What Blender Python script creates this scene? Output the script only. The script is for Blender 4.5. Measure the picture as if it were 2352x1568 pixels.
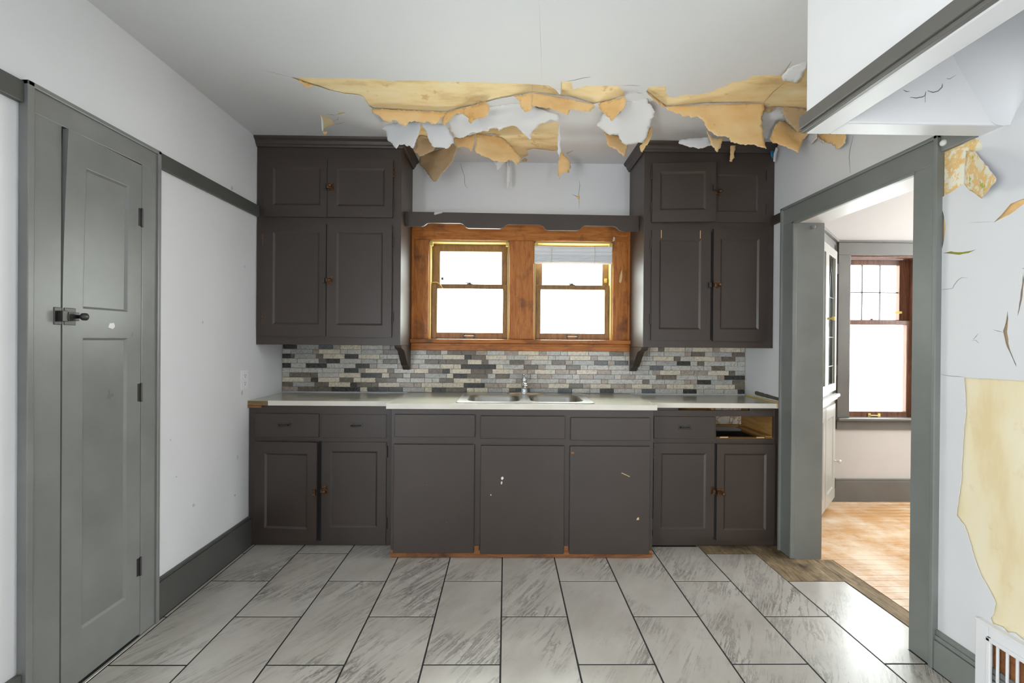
import bpy, math, random
from mathutils import Vector, Matrix, noise
from mathutils.geometry import tessellate_polygon, delaunay_2d_cdt

scene = bpy.context.scene
for _o in list(bpy.data.objects):
    bpy.data.objects.remove(_o)
COL = scene.collection

# ------------------------------------------------------------------ camera
F, YAW, PITCH, ROLL, EYE = 1029.54, .0133, -.0035, .0077, 1.2808   # focal length in px of a 2352 px wide frame
_cy, _sy, _cp, _sp = math.cos(YAW), math.sin(YAW), math.cos(PITCH), math.sin(PITCH)
FWD = Vector((_sy*_cp, _cy*_cp, _sp))
_r = Vector((_cy, -_sy, 0)); _u = _r.cross(FWD)
RGT = math.cos(ROLL)*_r + math.sin(ROLL)*_u
UPV = -math.sin(ROLL)*_r + math.cos(ROLL)*_u
CAM = Vector((0, 0, EYE))
cam_data = bpy.data.cameras.new('camera'); cam_data.sensor_width = 36; cam_data.lens = F/2352*36
cam_data.clip_start = .02
cam = bpy.data.objects.new('camera', cam_data); COL.objects.link(cam)
cam.matrix_world = Matrix(((RGT.x, UPV.x, -FWD.x, 0), (RGT.y, UPV.y, -FWD.y, 0), (RGT.z, UPV.z, -FWD.z, EYE), (0, 0, 0, 1)))
scene.camera = cam

# ------------------------------------------------------------------ world, daylight, exposure
world = bpy.data.worlds.new('sky'); scene.world = world; world.use_nodes = True
bg = world.node_tree.nodes['Background']
bg.inputs[0].default_value = (.93, .97, 1, 1); bg.inputs[1].default_value = 14.0
def area(name, loc, rot, sx, sy, power, col=(1, 1, 1)):
    l = bpy.data.lights.new(name, 'AREA'); l.shape = 'RECTANGLE'; l.size = sx; l.size_y = sy; l.energy = power; l.color = col
    o = bpy.data.objects.new(name, l); COL.objects.link(o); o.location = loc; o.rotation_euler = rot
    return o
R90 = math.pi/2; XL_OUT = -1.72
# added daylight lamps for the dining room's unseen side windows and for the sink window
area('daylight_dining_side', (5.25, 2.5, 1.75), (R90, 0, R90), 1.7, 1.1, 56, (1, .985, .96))
area('daylight_sink_window', (.1, 3.95, 2.55), (-R90*.55, 0, 0), 1.7, 1.0, 170, (.96, 1, .95))
area('lawn_bounce_fill', (.1, 3.75, 1.25), (-R90*1.12, 0, 0), 1.6, .7, 24, (.92, 1, .82))  # added green-tinted lamp for light bounced off an unseen lawn
# openings through which the sky is sampled; side and rear are unseen, shaped for light
for n_, l_, r_, a_, b_ in (('opening_side_unseen', (XL_OUT+.15, -.75, .95), (R90, 0, -R90), 1.5, 1.6), ('opening_rear_unseen', (1.38, -2.31, .65), (R90, 0, 0), .56, 1.2),
                           ('opening_dining_side', (4.99, 2.5, 1.75), (R90, 0, R90), 1.7, 1.1), ('opening_sink_window', (.1, 3.36, 1.63), (-R90, 0, 0), 1.32, .72), ('opening_dining_window', (3.04, 3.74, 1.32), (-R90, 0, 0), .58, 1.32)):
    area(n_, l_, r_, a_, b_, 1).data.cycles.is_portal = True
scene.view_settings.view_transform = 'Standard'; scene.view_settings.look = 'None'
scene.view_settings.exposure = 0.12; scene.view_settings.gamma = 1; scene.view_settings.use_curve_mapping = False

# ------------------------------------------------------------------ pixel rays (a point of the photo on a known plane of the room)
def ray(px, py): return FWD + RGT*((px-1176)/F) - UPV*((py-784)/F)
def onp(px, py, p0, n):
    d = ray(px, py); return CAM + d*((p0-CAM).dot(n)/d.dot(n))
def onX(c, px, py): return onp(px, py, Vector((c, 0, 0)), Vector((1, 0, 0)))
def onY(c, px, py): return onp(px, py, Vector((0, c, 0)), Vector((0, 1, 0)))
def onZ(c, px, py): return onp(px, py, Vector((0, 0, c)), Vector((0, 0, 1)))

# ------------------------------------------------------------------ materials
MATS = {}
def mat(name, col, rough=.6, metal=0., spec=.5):
    m = bpy.data.materials.new(name); m.use_nodes = True
    b = m.node_tree.nodes['Principled BSDF']
    b.inputs['Base Color'].default_value = (*col, 1); b.inputs['Roughness'].default_value = rough
    b.inputs['Metallic'].default_value = metal; b.inputs['Specular IOR Level'].default_value = spec
    MATS[name] = m
    return m
class NT:
    def __init__(s, m): s.m = m; s.t = m.node_tree; s.b = s.t.nodes['Principled BSDF']
    def n(s, typ, **k):
        x = s.t.nodes.new(typ)
        for a, v in k.items(): setattr(x, a, v)
        return x
    def l(s, a, b): s.t.links.new(a, b)
    def coord(s, scale=(1, 1, 1), rot=(0, 0, 0), rnd=True):
        tc = s.n('ShaderNodeTexCoord'); mp = s.n('ShaderNodeMapping')
        mp.inputs['Scale'].default_value = scale; inp = mp.inputs[0]
        if any(rot):          # turn first, stretch afterwards
            m2 = s.n('ShaderNodeMapping'); m2.inputs['Rotation'].default_value = rot; s.l(m2.outputs[0], inp); inp = m2.inputs[0]
        if rnd:
            oi = s.n('ShaderNodeObjectInfo'); ad = s.n('ShaderNodeVectorMath', operation='MULTIPLY_ADD')
            ad.inputs[1].default_value = (37, 19, 53)
            s.l(oi.outputs['Random'], ad.inputs[0]); s.l(tc.outputs['Object'], ad.inputs[2]); s.l(ad.outputs[0], inp)
        else: s.l(tc.outputs['Object'], inp)
        return mp.outputs[0]
    def noise(s, co, scale, detail=4, rough=.6, dist=0):
        x = s.n('ShaderNodeTexNoise'); x.inputs['Scale'].default_value = scale; x.inputs['Detail'].default_value = detail
        x.inputs['Roughness'].default_value = rough; x.inputs['Distortion'].default_value = dist
        s.l(co, x.inputs['Vector']); return x.outputs['Fac']
    def ramp(s, fac, stops):
        r = s.n('ShaderNodeValToRGB'); e = r.color_ramp.elements
        while len(e) < len(stops): e.new(.5)
        for i, (p, c) in enumerate(stops):
            e[i].position = p; e[i].color = (*c, 1) if not isinstance(c, (int, float)) else (c, c, c, 1)
        s.l(fac, r.inputs[0]); return r.outputs[0]
    def mix(s, fac, a, b, mode='MIX'):
        x = s.n('ShaderNodeMix', data_type='RGBA', blend_type=mode)
        for i, v in ((0, fac), (6, a), (7, b)):
            if hasattr(v, 'is_linked'): s.l(v, x.inputs[i])
            elif isinstance(v, tuple): x.inputs[i].default_value = (*v, 1)
            else: x.inputs[i].default_value = v
        return x.outputs[2]
    def color(s, c): s.l(c, s.b.inputs['Base Color'])
    def bump(s, h, strength=.2, dist=.002):
        x = s.n('ShaderNodeBump'); x.inputs['Strength'].default_value = strength; x.inputs['Distance'].default_value = dist
        s.l(h, x.inputs['Height']); s.l(x.outputs[0], s.b.inputs['Normal'])
    def roughv(s, h, lo, hi):
        r = s.n('ShaderNodeMapRange'); r.inputs[3].default_value = lo; r.inputs[4].default_value = hi
        s.l(h, r.inputs[0]); s.l(r.outputs[0], s.b.inputs['Roughness'])

def painted(name, col, rough, chip=None, var=.12, scale=3., bump=.12, chip_amt=.76, spec=.5):
    """brush-painted surface: slow tone changes, fine brush relief and small chips"""
    m = mat(name, col, rough, 0, spec); k = NT(m); co = k.coord()
    n1 = k.noise(co, scale, 5); lo = tuple(c*(1-var) for c in col); hi = tuple(min(1, c*(1+var)) for c in col)
    c = k.ramp(n1, [(.3, lo), (.7, hi)])
    if chip:
        n2 = k.noise(k.coord((1, 1, 1)), 38, 3, .5); c = k.mix(k.ramp(n2, [(chip_amt, 0), (chip_amt+.02, 1)]), c, chip)
    k.color(c)
    k.bump(k.noise(k.coord((3, 3, .6)), 40, 4), bump, .001); k.roughv(n1, max(0, rough-.08), rough+.1)
    return m
painted('white_wall', (.69, .695, .705), .5, var=.03, scale=1.5, bump=.08)
painted('white_ceiling', (.67, .675, .685), .6, var=.03, scale=1.2, bump=.06)
painted('white_paper', (.71, .715, .725), .5, var=.03, scale=2, bump=.06)
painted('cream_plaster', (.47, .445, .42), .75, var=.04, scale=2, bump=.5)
painted('grey_trim', (.185, .195, .182), .42, chip=(.3, .3, .28), var=.12, chip_amt=.80)
painted('grey_trim_shaded', (.078, .08, .072), .36, chip=(.22, .22, .2), var=.12, chip_amt=.80)  # same grey paint with the left wall's dimmer light put into the colour
painted('grey_dining_trim', (.125, .12, .108), .35, var=.1)
painted('grey_door', (.20, .203, .193), .3, chip=(.38, .38, .36), var=.14, chip_amt=.775)
painted('brown_cabinet', (.043, .030, .023), .42, chip=(.25, .2, .16), var=.14, scale=2.5, chip_amt=.80, spec=.6)
painted('white_trim', (.80, .80, .80), .42, var=.02, bump=.1)
painted('laminate', (.52, .51, .43), .13, var=.05, scale=2.5, bump=.02)
painted('laminate_edge', (.72, .68, .6), .35, var=.08, scale=6, bump=.05)
painted('pale_cabinet', (.34, .335, .30), .3, var=.06)
mat('grout_dark', (.02, .02, .02), .9)
mat('grout_pale', (.40, .36, .30), .85)
mat('black_void', (.012, .013, .016), .9)
mat('crack_dark', (.10, .085, .07), .95)
mat('steel', (.72, .73, .73), .3, 1.); mat('bowl_steel', (.42, .41, .38), .38, 1.); mat('chrome', (.8, .82, .84), .08, 1.)
mat('white_plastic', (.76, .76, .77), .3); mat('blind_plastic', (.84, .86, .88), .4)
mat('brass_yellow', (.66, .50, .14), .45); mat('blue_tape', (.02, .22, .42), .5)
mat('paper_scrap', (.55, .54, .5), .8); mat('flake_white', (.75, .73, .7), .8); mat('flake_tan', (.72, .5, .26), .8)

m = mat('rusty_metal', (.10, .055, .03), .4, .7); k = NT(m)
k.color(k.ramp(k.noise(k.coord(), 90, 4), [(.35, (.035, .025, .02)), (.55, (.16, .075, .03)), (.75, (.32, .2, .12))]))
m = mat('dark_metal', (.06, .058, .055), .35, .6)

def wood(name, dark, mid, light, rough, scale, stretch, bump=.15, stain=None):
    m = mat(name, mid, rough, 0, .35); k = NT(m); co = k.coord(stretch)
    g = k.noise(co, scale, 8, .65, .8); c = k.ramp(g, [(.28, dark), (.5, mid), (.72, light)])
    if stain:
        s = k.noise(k.coord((1, 1, 1)), 7, 5); c = k.mix(k.ramp(s, [(.52, 0), (.72, 1)]), c, stain)
    k.color(c); k.bump(g, bump, .001)
    return m
wood('orange_wood', (.24, .066, .013), (.44, .15, .028), (.56, .225, .055), .42, 6, (9, 9, 1), stain=(.15, .055, .02))
wood('orange_wood_across', (.24, .066, .013), (.44, .15, .028), (.56, .225, .055), .42, 6, (1, 9, 9), stain=(.15, .055, .02))
wood('sash_wood', (.16, .085, .028), (.25, .14, .05), (.33, .2, .08), .4, 6, (9, 9, 1.5))
wood('redbrown_wood', (.06, .025, .014), (.13, .055, .03), (.2, .085, .045), .35, 6, (9, 9, 1))
wood('toe_wood', (.12, .045, .016), (.24, .095, .032), (.34, .15, .06), .6, 5, (1, 9, 9), stain=(.05, .022, .012))
wood('raw_wood', (.22, .11, .03), (.34, .18, .05), (.42, .25, .08), .5, 4, (1, 1, 9))
wood('subfloor_wood', (.08, .055, .03), (.25, .18, .10), (.40, .31, .19), .7, 7, (7, 1.2, 5), .5, stain=(.07, .05, .03))
wood('oak_board', (.36, .18, .065), (.52, .29, .12), (.62, .38, .18), .32, 5, (1.2, 12, 6))
m = MATS['oak_board']; k = NT(m)      # boards blotched paler at random
_old = k.b.inputs['Base Color'].links[0].from_socket
_g = k.n('ShaderNodeNewGeometry'); _n = k.noise(_g.outputs['Position'], 2.6, 6, .7)
k.color(k.mix(k.ramp(_n, [(.44, 0), (.62, .8)]), _old, (.74, .62, .47)))

m = mat('marble_tile', (.6, .59, .56), .16, 0, .85); k = NT(m)
co = k.coord((7., .75, 1), (0, 0, math.radians(33)))
v1 = k.noise(co, 2.5, 12, .74, .5); v2 = k.noise(k.coord((1, 1, 1)), 2.4, 5); v3 = k.noise(k.coord((5.5, .7, 1), (0, 0, math.radians(30))), 2.0, 6, .6, .4)
vein = k.ramp(v1, [(.468, 0), (.493, .9), (.50, 1), (.507, .9), (.545, 0)])
cloud = k.ramp(v3, [(.52, 0), (.70, .4)])
msk = k.ramp(v2, [(.44, .03), (.64, .9)])
ad = k.n('ShaderNodeMath', operation='MAXIMUM'); k.l(vein, ad.inputs[0]); k.l(cloud, ad.inputs[1])
f = k.n('ShaderNodeMath', operation='MULTIPLY'); k.l(ad.outputs[0], f.inputs[0]); k.l(msk, f.inputs[1])
base = k.ramp(k.noise(k.coord((2, .8, 1), (0, 0, .6)), 2.5, 5), [(.3, (.42, .39, .345)), (.7, (.54, .515, .465))])
k.color(k.mix(f.outputs[0], base, (.14, .122, .115))); k.roughv(v2, .16, .34)

def tan(name, lo, mid, hi, rough=.8, spot=.5, st=(1.2, 2.2, 2.2)):
    m = mat(name, mid, rough); k = NT(m)
    a = k.noise(k.coord(st), 3.2, 5, .6); b = k.noise(k.coord(), 11, 6, .65); g = k.noise(k.coord(), 60, 4)
    c = k.ramp(a, [(.3, lo), (.48, mid), (.7, hi)])
    k.color(k.mix(k.ramp(b, [(.61, 0), (.67, spot)]), c, (.55, .29, .06))); k.bump(g, .2, .001)
tan('tan_plaster', (.70, .50, .24), (.90, .71, .38), (.94, .82, .53), st=(1.2, 3, 3))
tan('tan_paper', (.70, .43, .17), (.82, .54, .24), (.86, .63, .33))
tan('brown_paper', (.36, .24, .13), (.48, .34, .19), (.55, .41, .25))
tan('pale_plaster', (.76, .62, .36), (.82, .72, .48), (.84, .77, .58), spot=.12, st=(2, 2.5, .8))
m = mat('flaked_paint', (.8, .7, .5), .7); k = NT(m)
a = k.noise(k.coord(), 9, 6, .7); b = k.noise(k.coord((1, 1, 1)), 16, 5, .7)
c = k.ramp(a, [(.44, (.85, .78, .60)), (.48, (.82, .53, .2)), (.54, (.84, .58, .26)), (.57, (.86, .82, .66))])
k.color(k.mix(k.ramp(b, [(.6, 0), (.62, 1)]), c, (.45, .48, .10)))
mat('olive_gap', (.34, .33, .05), .8)
m = mat('peeled_back', (.6, .5, .4), .8); k = NT(m)
k.color(k.ramp(k.noise(k.coord((1, 1, 1)), 16, 3), [(.42, (.8, .74, .64)), (.5, (.42, .25, .1)), (.56, (.85, .8, .7))]))

STONE = {'D': (.032, .032, .027), 'B': (.10, .113, .118), 'T': (.15, .125, .095), 't': (.36, .305, .25), 'W': (.50, .485, .44), 'C': (.63, .565, .44), 'G': (.385, .385, .365)}
for _k, _c in STONE.items():
    m = mat('stone_' + _k, _c, .22); k = NT(m)
    a = k.noise(k.coord((14, 5, 22), (0, .6, 0)), 4, 7, .65, 1.2); b = k.noise(k.coord(), 60, 4)
    lo = tuple(c*.55 for c in _c); hi = tuple(min(1, c*1.22) for c in _c)
    k.color(k.ramp(a, [(.34, lo), (.5, _c), (.68, hi)])); k.roughv(b, .12, .45)

m = bpy.data.materials.new('window_glass'); m.use_nodes = True; t = m.node_tree; t.nodes.clear()
o = t.nodes.new('ShaderNodeOutputMaterial'); tr = t.nodes.new('ShaderNodeBsdfTransparent'); gl = t.nodes.new('ShaderNodeBsdfGlossy')
mx = t.nodes.new('ShaderNodeMixShader'); gl.inputs['Roughness'].default_value = .05; mx.inputs[0].default_value = .05
tr.inputs[0].default_value = (.95, .97, .95, 1)
t.links.new(tr.outputs[0], mx.inputs[1]); t.links.new(gl.outputs[0], mx.inputs[2]); t.links.new(mx.outputs[0], o.inputs[0]); MATS['window_glass'] = m

# ------------------------------------------------------------------ mesh helpers
WC = {}
def tag(o, label=None, cat=None, group=None, kind=None):
    if label: o['label'] = label
    if cat: o['category'] = cat
    if group: o['group'] = group
    if kind: o['kind'] = kind
    return o
def put(o, parent, c):
    COL.objects.link(o); WC[o.name] = c
    if parent: o.parent = parent; o.location = c - WC[parent.name]
    else: o.location = c
    return o
def empty(name, loc, label=None, cat=None, group=None, kind=None):
    o = bpy.data.objects.new(name, None); o.empty_display_size = .1
    put(o, None, Vector(loc)); return tag(o, label, cat, group, kind)
class MB:
    def __init__(s, xf=None): s.v = []; s.f = []; s.m = []; s.mi = 0; s.xf = xf
    def add(s, vs, fs):
        b = len(s.v); s.v += [Vector(v) for v in vs]; s.f += [tuple(b+i for i in f) for f in fs]; s.m += [s.mi]*len(fs); return s
    def box(s, x0, x1, y0, y1, z0, z1):
        x0, x1 = sorted((x0, x1)); y0, y1 = sorted((y0, y1)); z0, z1 = sorted((z0, z1))
        return s.add([(x0, y0, z0), (x1, y0, z0), (x1, y1, z0), (x0, y1, z0), (x0, y0, z1), (x1, y0, z1), (x1, y1, z1), (x0, y1, z1)],
                     [(0, 3, 2, 1), (4, 5, 6, 7), (0, 1, 5, 4), (1, 2, 6, 5), (2, 3, 7, 6), (3, 0, 4, 7)])
    def prism(s, pts, axis, a, b):
        """closed 2-D outline (counter-clockwise seen down the axis) extruded from a to b"""
        def P(p, c): return {'x': (c, p[0], p[1]), 'y': (p[0], c, p[1]), 'z': (p[0], p[1], c)}[axis]
        n = len(pts); vs = [P(p, a) for p in pts] + [P(p, b) for p in pts]
        tris = tessellate_polygon([[Vector((p[0], p[1], 0)) for p in pts]])
        fs = [(t[2], t[1], t[0]) for t in tris] + [tuple(i+n for i in t) for t in tris]
        fs += [(i, (i+1) % n, (i+1) % n+n, i+n) for i in range(n)]
        return s.add(vs, fs)
    def tube(s, pts, r, n=8, cap=True):
        pts = [Vector(p) for p in pts]; rings = []
        rr = r if isinstance(r, (list, tuple)) else [r]*len(pts)
        for i, p in enumerate(pts):
            d = (pts[min(i+1, len(pts)-1)] - pts[max(i-1, 0)]).normalized()
            a = Vector((0, 0, 1)) if abs(d.z) < .9 else Vector((1, 0, 0))
            e1 = d.cross(a).normalized(); e2 = d.cross(e1)
            rings.append([p + (e1*math.cos(2*math.pi*j/n) + e2*math.sin(2*math.pi*j/n))*rr[i] for j in range(n)])
        return s.loft(rings, cap)
    def loft(s, rings, cap=True, close=True):
        n = len(rings[0]); vs = [v for r in rings for v in r]; fs = []
        for i in range(len(rings)-1):
            for j in range(n if close else n-1):
                fs.append((i*n+j, i*n+(j+1) % n, (i+1)*n+(j+1) % n, (i+1)*n+j))
        if cap: fs += [tuple(reversed(range(n))), tuple((len(rings)-1)*n+j for j in range(n))]
        return s.add(vs, fs)
    def lathe(s, c, prof, n=14, axis='z'):
        rings = []
        for r, h in prof:
            ring = []
            for j in range(n):
                a = 2*math.pi*j/n; x, y = r*math.cos(a), r*math.sin(a)
                ring.append(Vector(c) + Vector({'z': (x, y, h), 'y': (x, h, y), 'x': (h, x, y)}[axis]))
            rings.append(ring)
        return s.loft(rings)
    def build(s, name, mats, parent=None, bevel=0, smooth=False, label=None, kind=None, seg=2):
        vs = [Vector(s.xf(v)) for v in s.v] if s.xf else s.v
        lo = Vector((min(v[i] for v in vs) for i in range(3))); hi = Vector((max(v[i] for v in vs) for i in range(3)))
        c = (lo+hi)/2
        me = bpy.data.meshes.new(name); me.from_pydata([v-c for v in vs], [], s.f)
        import bmesh
        bm = bmesh.new(); bm.from_mesh(me); bmesh.ops.recalc_face_normals(bm, faces=bm.faces); bm.to_mesh(me); bm.free()
        for mm in (mats if isinstance(mats, (list, tuple)) else [mats]): me.materials.append(MATS[mm])
        for p, i in zip(me.polygons, s.m): p.material_index = i; p.use_smooth = smooth
        o = bpy.data.objects.new(name, me); put(o, parent, c)
        if bevel:
            b = o.modifiers.new('edge', 'BEVEL'); b.width = bevel; b.segments = seg; b.limit_method = 'ANGLE'; b.angle_limit = math.radians(50)
        return tag(o, label, None, None, kind)
def boxo(name, mats, parent, x0, x1, y0, y1, z0, z1, bevel=0, xf=None, **k):
    return MB(xf).box(x0, x1, y0, y1, z0, z1).build(name, mats, parent, bevel, **k)
def shared(name, src, parent, c, scale=None):
    """another object on the mesh of src"""
    o = bpy.data.objects.new(name, src.data)
    for md in src.modifiers:
        n = o.modifiers.new(md.name, md.type)
        if md.type == 'BEVEL': n.width = md.width; n.segments = md.segments; n.limit_method = md.limit_method; n.angle_limit = md.angle_limit
    put(o, parent, Vector(c))
    if scale: o.scale = scale
    return o

# ------------------------------------------------------------------ shell of the room
XL, XR, YW, HC, YR = -1.583, 1.716, 3.20, 2.545, -2.3
XD, YD = 1.864, 3.585
def struct(name, mb, mats, bevel=0, label=None, **k):
    o = mb.build(name, mats, None, bevel, **k); return tag(o, label, None, None, 'structure')
w = MB()
for b in ((XL, -.56, 0, HC), (.765, XR, 0, HC), (-.56, .765, 0, 1.27), (-.56, .765, 2.0, HC)): w.box(b[0], b[1], YW, YW+.15, b[2], b[3])
wall_back = struct('wall_back', w, 'white_wall', label='white painted wall behind the sink and cabinets')
w = MB()
for b in ((YR, -1.5, 0, HC+.06), (0, YW+.15, 0, HC+.06), (-1.5, 0, 0, .15), (-1.5, 0, 1.75, HC+.06)): w.box(XL-.12, XL, b[0], b[1], b[2], b[3])
wall_left = struct('wall_left', w, 'white_wall', label='white painted wall with the tall grey door')
w = MB().box(XR, XD, 2.643, YD+.15, 0, HC+.06).box(XR, XD, 1.835, 2.643, 2.005, HC+.06).box(XR, XD, YR, 1.835, 0, HC+.06)
wall_right = struct('wall_right', w, 'white_wall', label='white wall with peeling paper and the doorway')
w = MB()
for b in ((XL, 1.1, 0, HC), (1.66, XR, 0, HC), (1.1, 1.66, 0, .05), (1.1, 1.66, 1.25, HC)): w.box(b[0], b[1], YR-.12, YR, b[2], b[3])
struct('wall_rear', w, 'white_wall', label='white wall behind the camera with an added daylight opening')
w = MB().box(1.075, 1.16, YR, 1.605, 2.03, HC+.01).box(1.16, XR, 1.518, 1.605, 2.03, HC+.01)
header = struct('wall_header', w, 'white_trim', bevel=.006, label='white dropped header around the alcove at upper right')
# dining room shell
w = MB()
for b in ((XD, 2.755, 0, HC), (3.34, 5.0, 0, HC), (2.755, 3.34, 0, .66), (2.755, 3.34, 1.99, HC)): w.box(b[0], b[1], YD, YD+.15, b[2], b[3])
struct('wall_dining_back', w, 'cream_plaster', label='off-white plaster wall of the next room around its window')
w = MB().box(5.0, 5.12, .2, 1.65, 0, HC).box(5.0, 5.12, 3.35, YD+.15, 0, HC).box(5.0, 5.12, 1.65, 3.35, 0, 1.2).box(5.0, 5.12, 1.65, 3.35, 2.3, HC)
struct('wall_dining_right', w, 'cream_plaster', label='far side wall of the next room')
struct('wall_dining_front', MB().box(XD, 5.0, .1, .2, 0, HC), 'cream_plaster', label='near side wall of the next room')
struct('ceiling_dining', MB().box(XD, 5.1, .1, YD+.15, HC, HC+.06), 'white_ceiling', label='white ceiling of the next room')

# floors ------------------------------------------------------------
A, TX, TY, TR = .3065, -.0122, 2.3779, -.0012
floor = struct('floor', MB().box(XL, 1.83, YR, 2.9, -.06, -.0012), 'grout_dark', label='grey veined tile floor with dark grout lines')
def tile_rect(x0, x1, y0, y1):
    return x0, x1, y0, y1
def keep(i, y0, y1):
    """far edge of tile column i"""
    lim = {3: 2.775, 4: TY+A, 5: TY}.get(i, 2.80)
    return y0, min(y1, lim)
G = .0034; full = None
for i in range(-6, 6):
    x0, x1 = TX+i*A+G, TX+(i+1)*A-G
    par = 0 if i % 2 else 1
    for j in range(-3, 8):
        if (j % 2) != par: continue
        y1, y0 = TY-j*A-G, TY-(j+2)*A+G      # tile from seam j to seam j+2
        y0, y1 = keep(i, y0, y1)
        cx0 = max(x0, XL+.022); cx1 = x1
        if i == 5 and y0 < 1.86: 
            if y1 < 1.9: cx1 = XR-.028
        if y1-y0 < .02 or y1 < .7: continue
        w_, h_ = cx1-cx0, y1-y0
        if i == 5 and y0 < 1.86 < y1-.05:
            mb = MB().prism([(cx0, y0), (XR-.026, y0), (XR-.026, 1.848), (cx1, 1.848), (cx1, y1), (cx0, y1)], 'z', -.006, 0)
            mb.build('floor_tile', 'marble_tile', floor, .0012, seg=1); continue
        is_full = abs(w_-(A-2*G)) < 1e-4 and abs(h_-(2*A-2*G)) < 1e-4
        if is_full and full: shared('floor_tile', full, floor, ((cx0+cx1)/2, (y0+y1)/2, -.003))
        else:
            o = boxo('floor_tile', 'marble_tile', floor, cx0, cx1, y0, y1, -.006, 0, .0012, seg=1)
            if is_full: full = o
MB().prism([(TX+4*A, TY+A+.002), (TX+5*A, TY+A+.002), (TX+5*A, TY+.002), (1.83, TY+.002), (1.83, 2.64), (1.72, 2.85), (1.20, 2.85), (1.20, 2.777), (TX+4*A, 2.777)], 'z', -.0012, -.0003).build('bare_subfloor', 'subfloor_wood', floor, label='bare dirty wood where tiles are missing')
dfloor = struct('floor_dining', MB().box(1.83, 5.0, .2, YD+.02, -.06, -.012), 'subfloor_wood', label='worn oak board floor of the next room')
random.seed(4)
MB().box(1.832, 1.93, 1.845, 2.64, -.012, -.001).build('threshold_board', 'subfloor_wood', dfloor, .003)
bw = .0572; y = YD; n = 0
while y > 1.0:
    cuts = [1.933 if 1.85 < y < 2.64 else 1.866, 4.95]
    if n % 3 != 1: cuts.insert(1, 2.2+random.random()*1.5)
    for a_, b_ in zip(cuts[:-1], cuts[1:]):
        boxo('floor_board', 'oak_board', dfloor, a_+.0006, b_-.0006, y-bw+.0007, y-.0007, -.012, -.0004+random.uniform(-.0006, .0003), .0012, seg=1)
    y -= bw; n += 1
# ------------------------------------------------------------------ ceiling: plaster, painted paper with its tears, hanging flaps
ceiling = struct('ceiling', MB().box(XL, XR, YR, YW, HC+.004, HC+.06), 'tan_plaster', label='white papered ceiling torn open over the cabinets')
def pip(p, ed):
    c = False; n = len(ed)
    for i in range(n):
        a, b = ed[i], ed[i-1]
        if (a[1] > p[1]) != (b[1] > p[1]) and p[0] < (b[0]-a[0])*(p[1]-a[1])/(b[1]-a[1])+a[0]: c = not c
    return c
def sheet(name, outer, holes, mk3, mats, parent, thick, label=None):
    """flat sheet with holes: outlines in 2-D, mk3 turns them into room points"""
    loops = [[Vector((p[0], p[1])) for p in q] for q in [outer]+holes]
    pts = []; edges = []
    for q in loops:
        b = len(pts); pts += q; edges += [(b+i, b+(i+1) % len(q)) for i in range(len(q))]
    r = delaunay_2d_cdt(pts, edges, [], 0, 1e-7)
    tris = []
    for t_ in r[2]:
        c = sum((r[0][i] for i in t_), Vector((0, 0)))/len(t_)
        if pip(c, loops[0]) and not any(pip(c, h) for h in loops[1:]): tris.append(tuple(t_))
    mb = MB(); mb.add([mk3(p.x, p.y) for p in r[0]], tris)
    o = mb.build(name, mats, parent, label=label)
    s = o.modifiers.new('thick', 'SOLIDIFY'); s.thickness = thick; s.offset = 0
    return o
def rough_edge(pts, step=.012, amp=.0022, seed=0, closed=True):
    """torn edge: resample and jitter a 2-D outline"""
    out = []; n = len(pts)
    for i in range(n if closed else n-1):
        a = Vector(pts[i][:2]); b = Vector(pts[(i+1) % n][:2]); d = b-a; L = d.length
        k = max(1, int(L/step)); nn = Vector((-d.y, d.x)).normalized() if L > 0 else Vector((0, 0))
        for q in range(k):
            p = a + d*(q/k)
            j = 0 if q == 0 else amp*(noise.noise(Vector((p.x*45+seed*7.3, p.y*45, seed)))*1.5+noise.noise(Vector((p.x*140+seed, p.y*140, seed*2)))*.8)
            out.append(p + nn*j)
    return out
def hole(px, seed): return rough_edge([onZ(HC, x, y) for x, y in px], seed=seed)
HA = [(668,177),(700,178),(760,179),(860,181),(890,184),(904,187),(912,184),(960,184),(1060,188),(1160,190),(1223,193),(1262,196),(1275,205),(1284,214),(1288,213),(1289,188),(1313,188),(1316,205),(1340,198),(1350,196),(1425,197),(1426,205),(1435,211),(1433,220),(1400,230),(1365,238),(1310,221),(1224,212),(1178,220),(1137,228),(1100,238),(1060,246),(1025,257),(940,253),(858,249),(848,243),(834,222),(826,219),(790,215),(760,208),(735,199),(700,189)]
HB = [(1484,209),(1492,199),(1529,198),(1529,210),(1535,222),(1549,224),(1572,217),(1603,217),(1629,212.5),(1648,203),(1667,197),(1682,188),(1702,186),(1716,183),(1725.5,174),(1756,172),(1796,173.5),(1803,161),(1809,161),(1800,184),(1830,190),(1840,178),(1862,136),(1930,136),(1990,160),(1990,262),(1860,250),(1820,246),(1784,245),(1754,245),(1754,236.5),(1720,235),(1619,236),(1572,241),(1530,244)]
HF = [(1091,307),(1106,300),(1156,288),(1215,284),(1283,279),(1284,300),(1284,347),(1268,347),(1225,341),(1210,345),(1213,355),(1197,364),(1175,337),(1159,321),(1135,308)]
HH = [(966,286),(975,296),(1000,305),(1036,322),(1040,334),(1003,341),(965,360),(952,347),(957,330),(961,311)]
HL = [(736.5,264),(749,267),(759.5,272),(770,285.5),(752,292.5),(743,300),(739,300)]
HM = [(773.5,263),(779,256),(787,257),(794,259)]
outer = [(XL, YR), (XR, YR), (XR, YW), (XL, YW)]
sheet('ceiling_paper', outer, [hole(h, i) for i, h in enumerate((HA, HB, HF, HH, HL, HM))], lambda x, y: (x, y, HC), 'white_ceiling', ceiling, .002, label='white painted ceiling paper')

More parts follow.
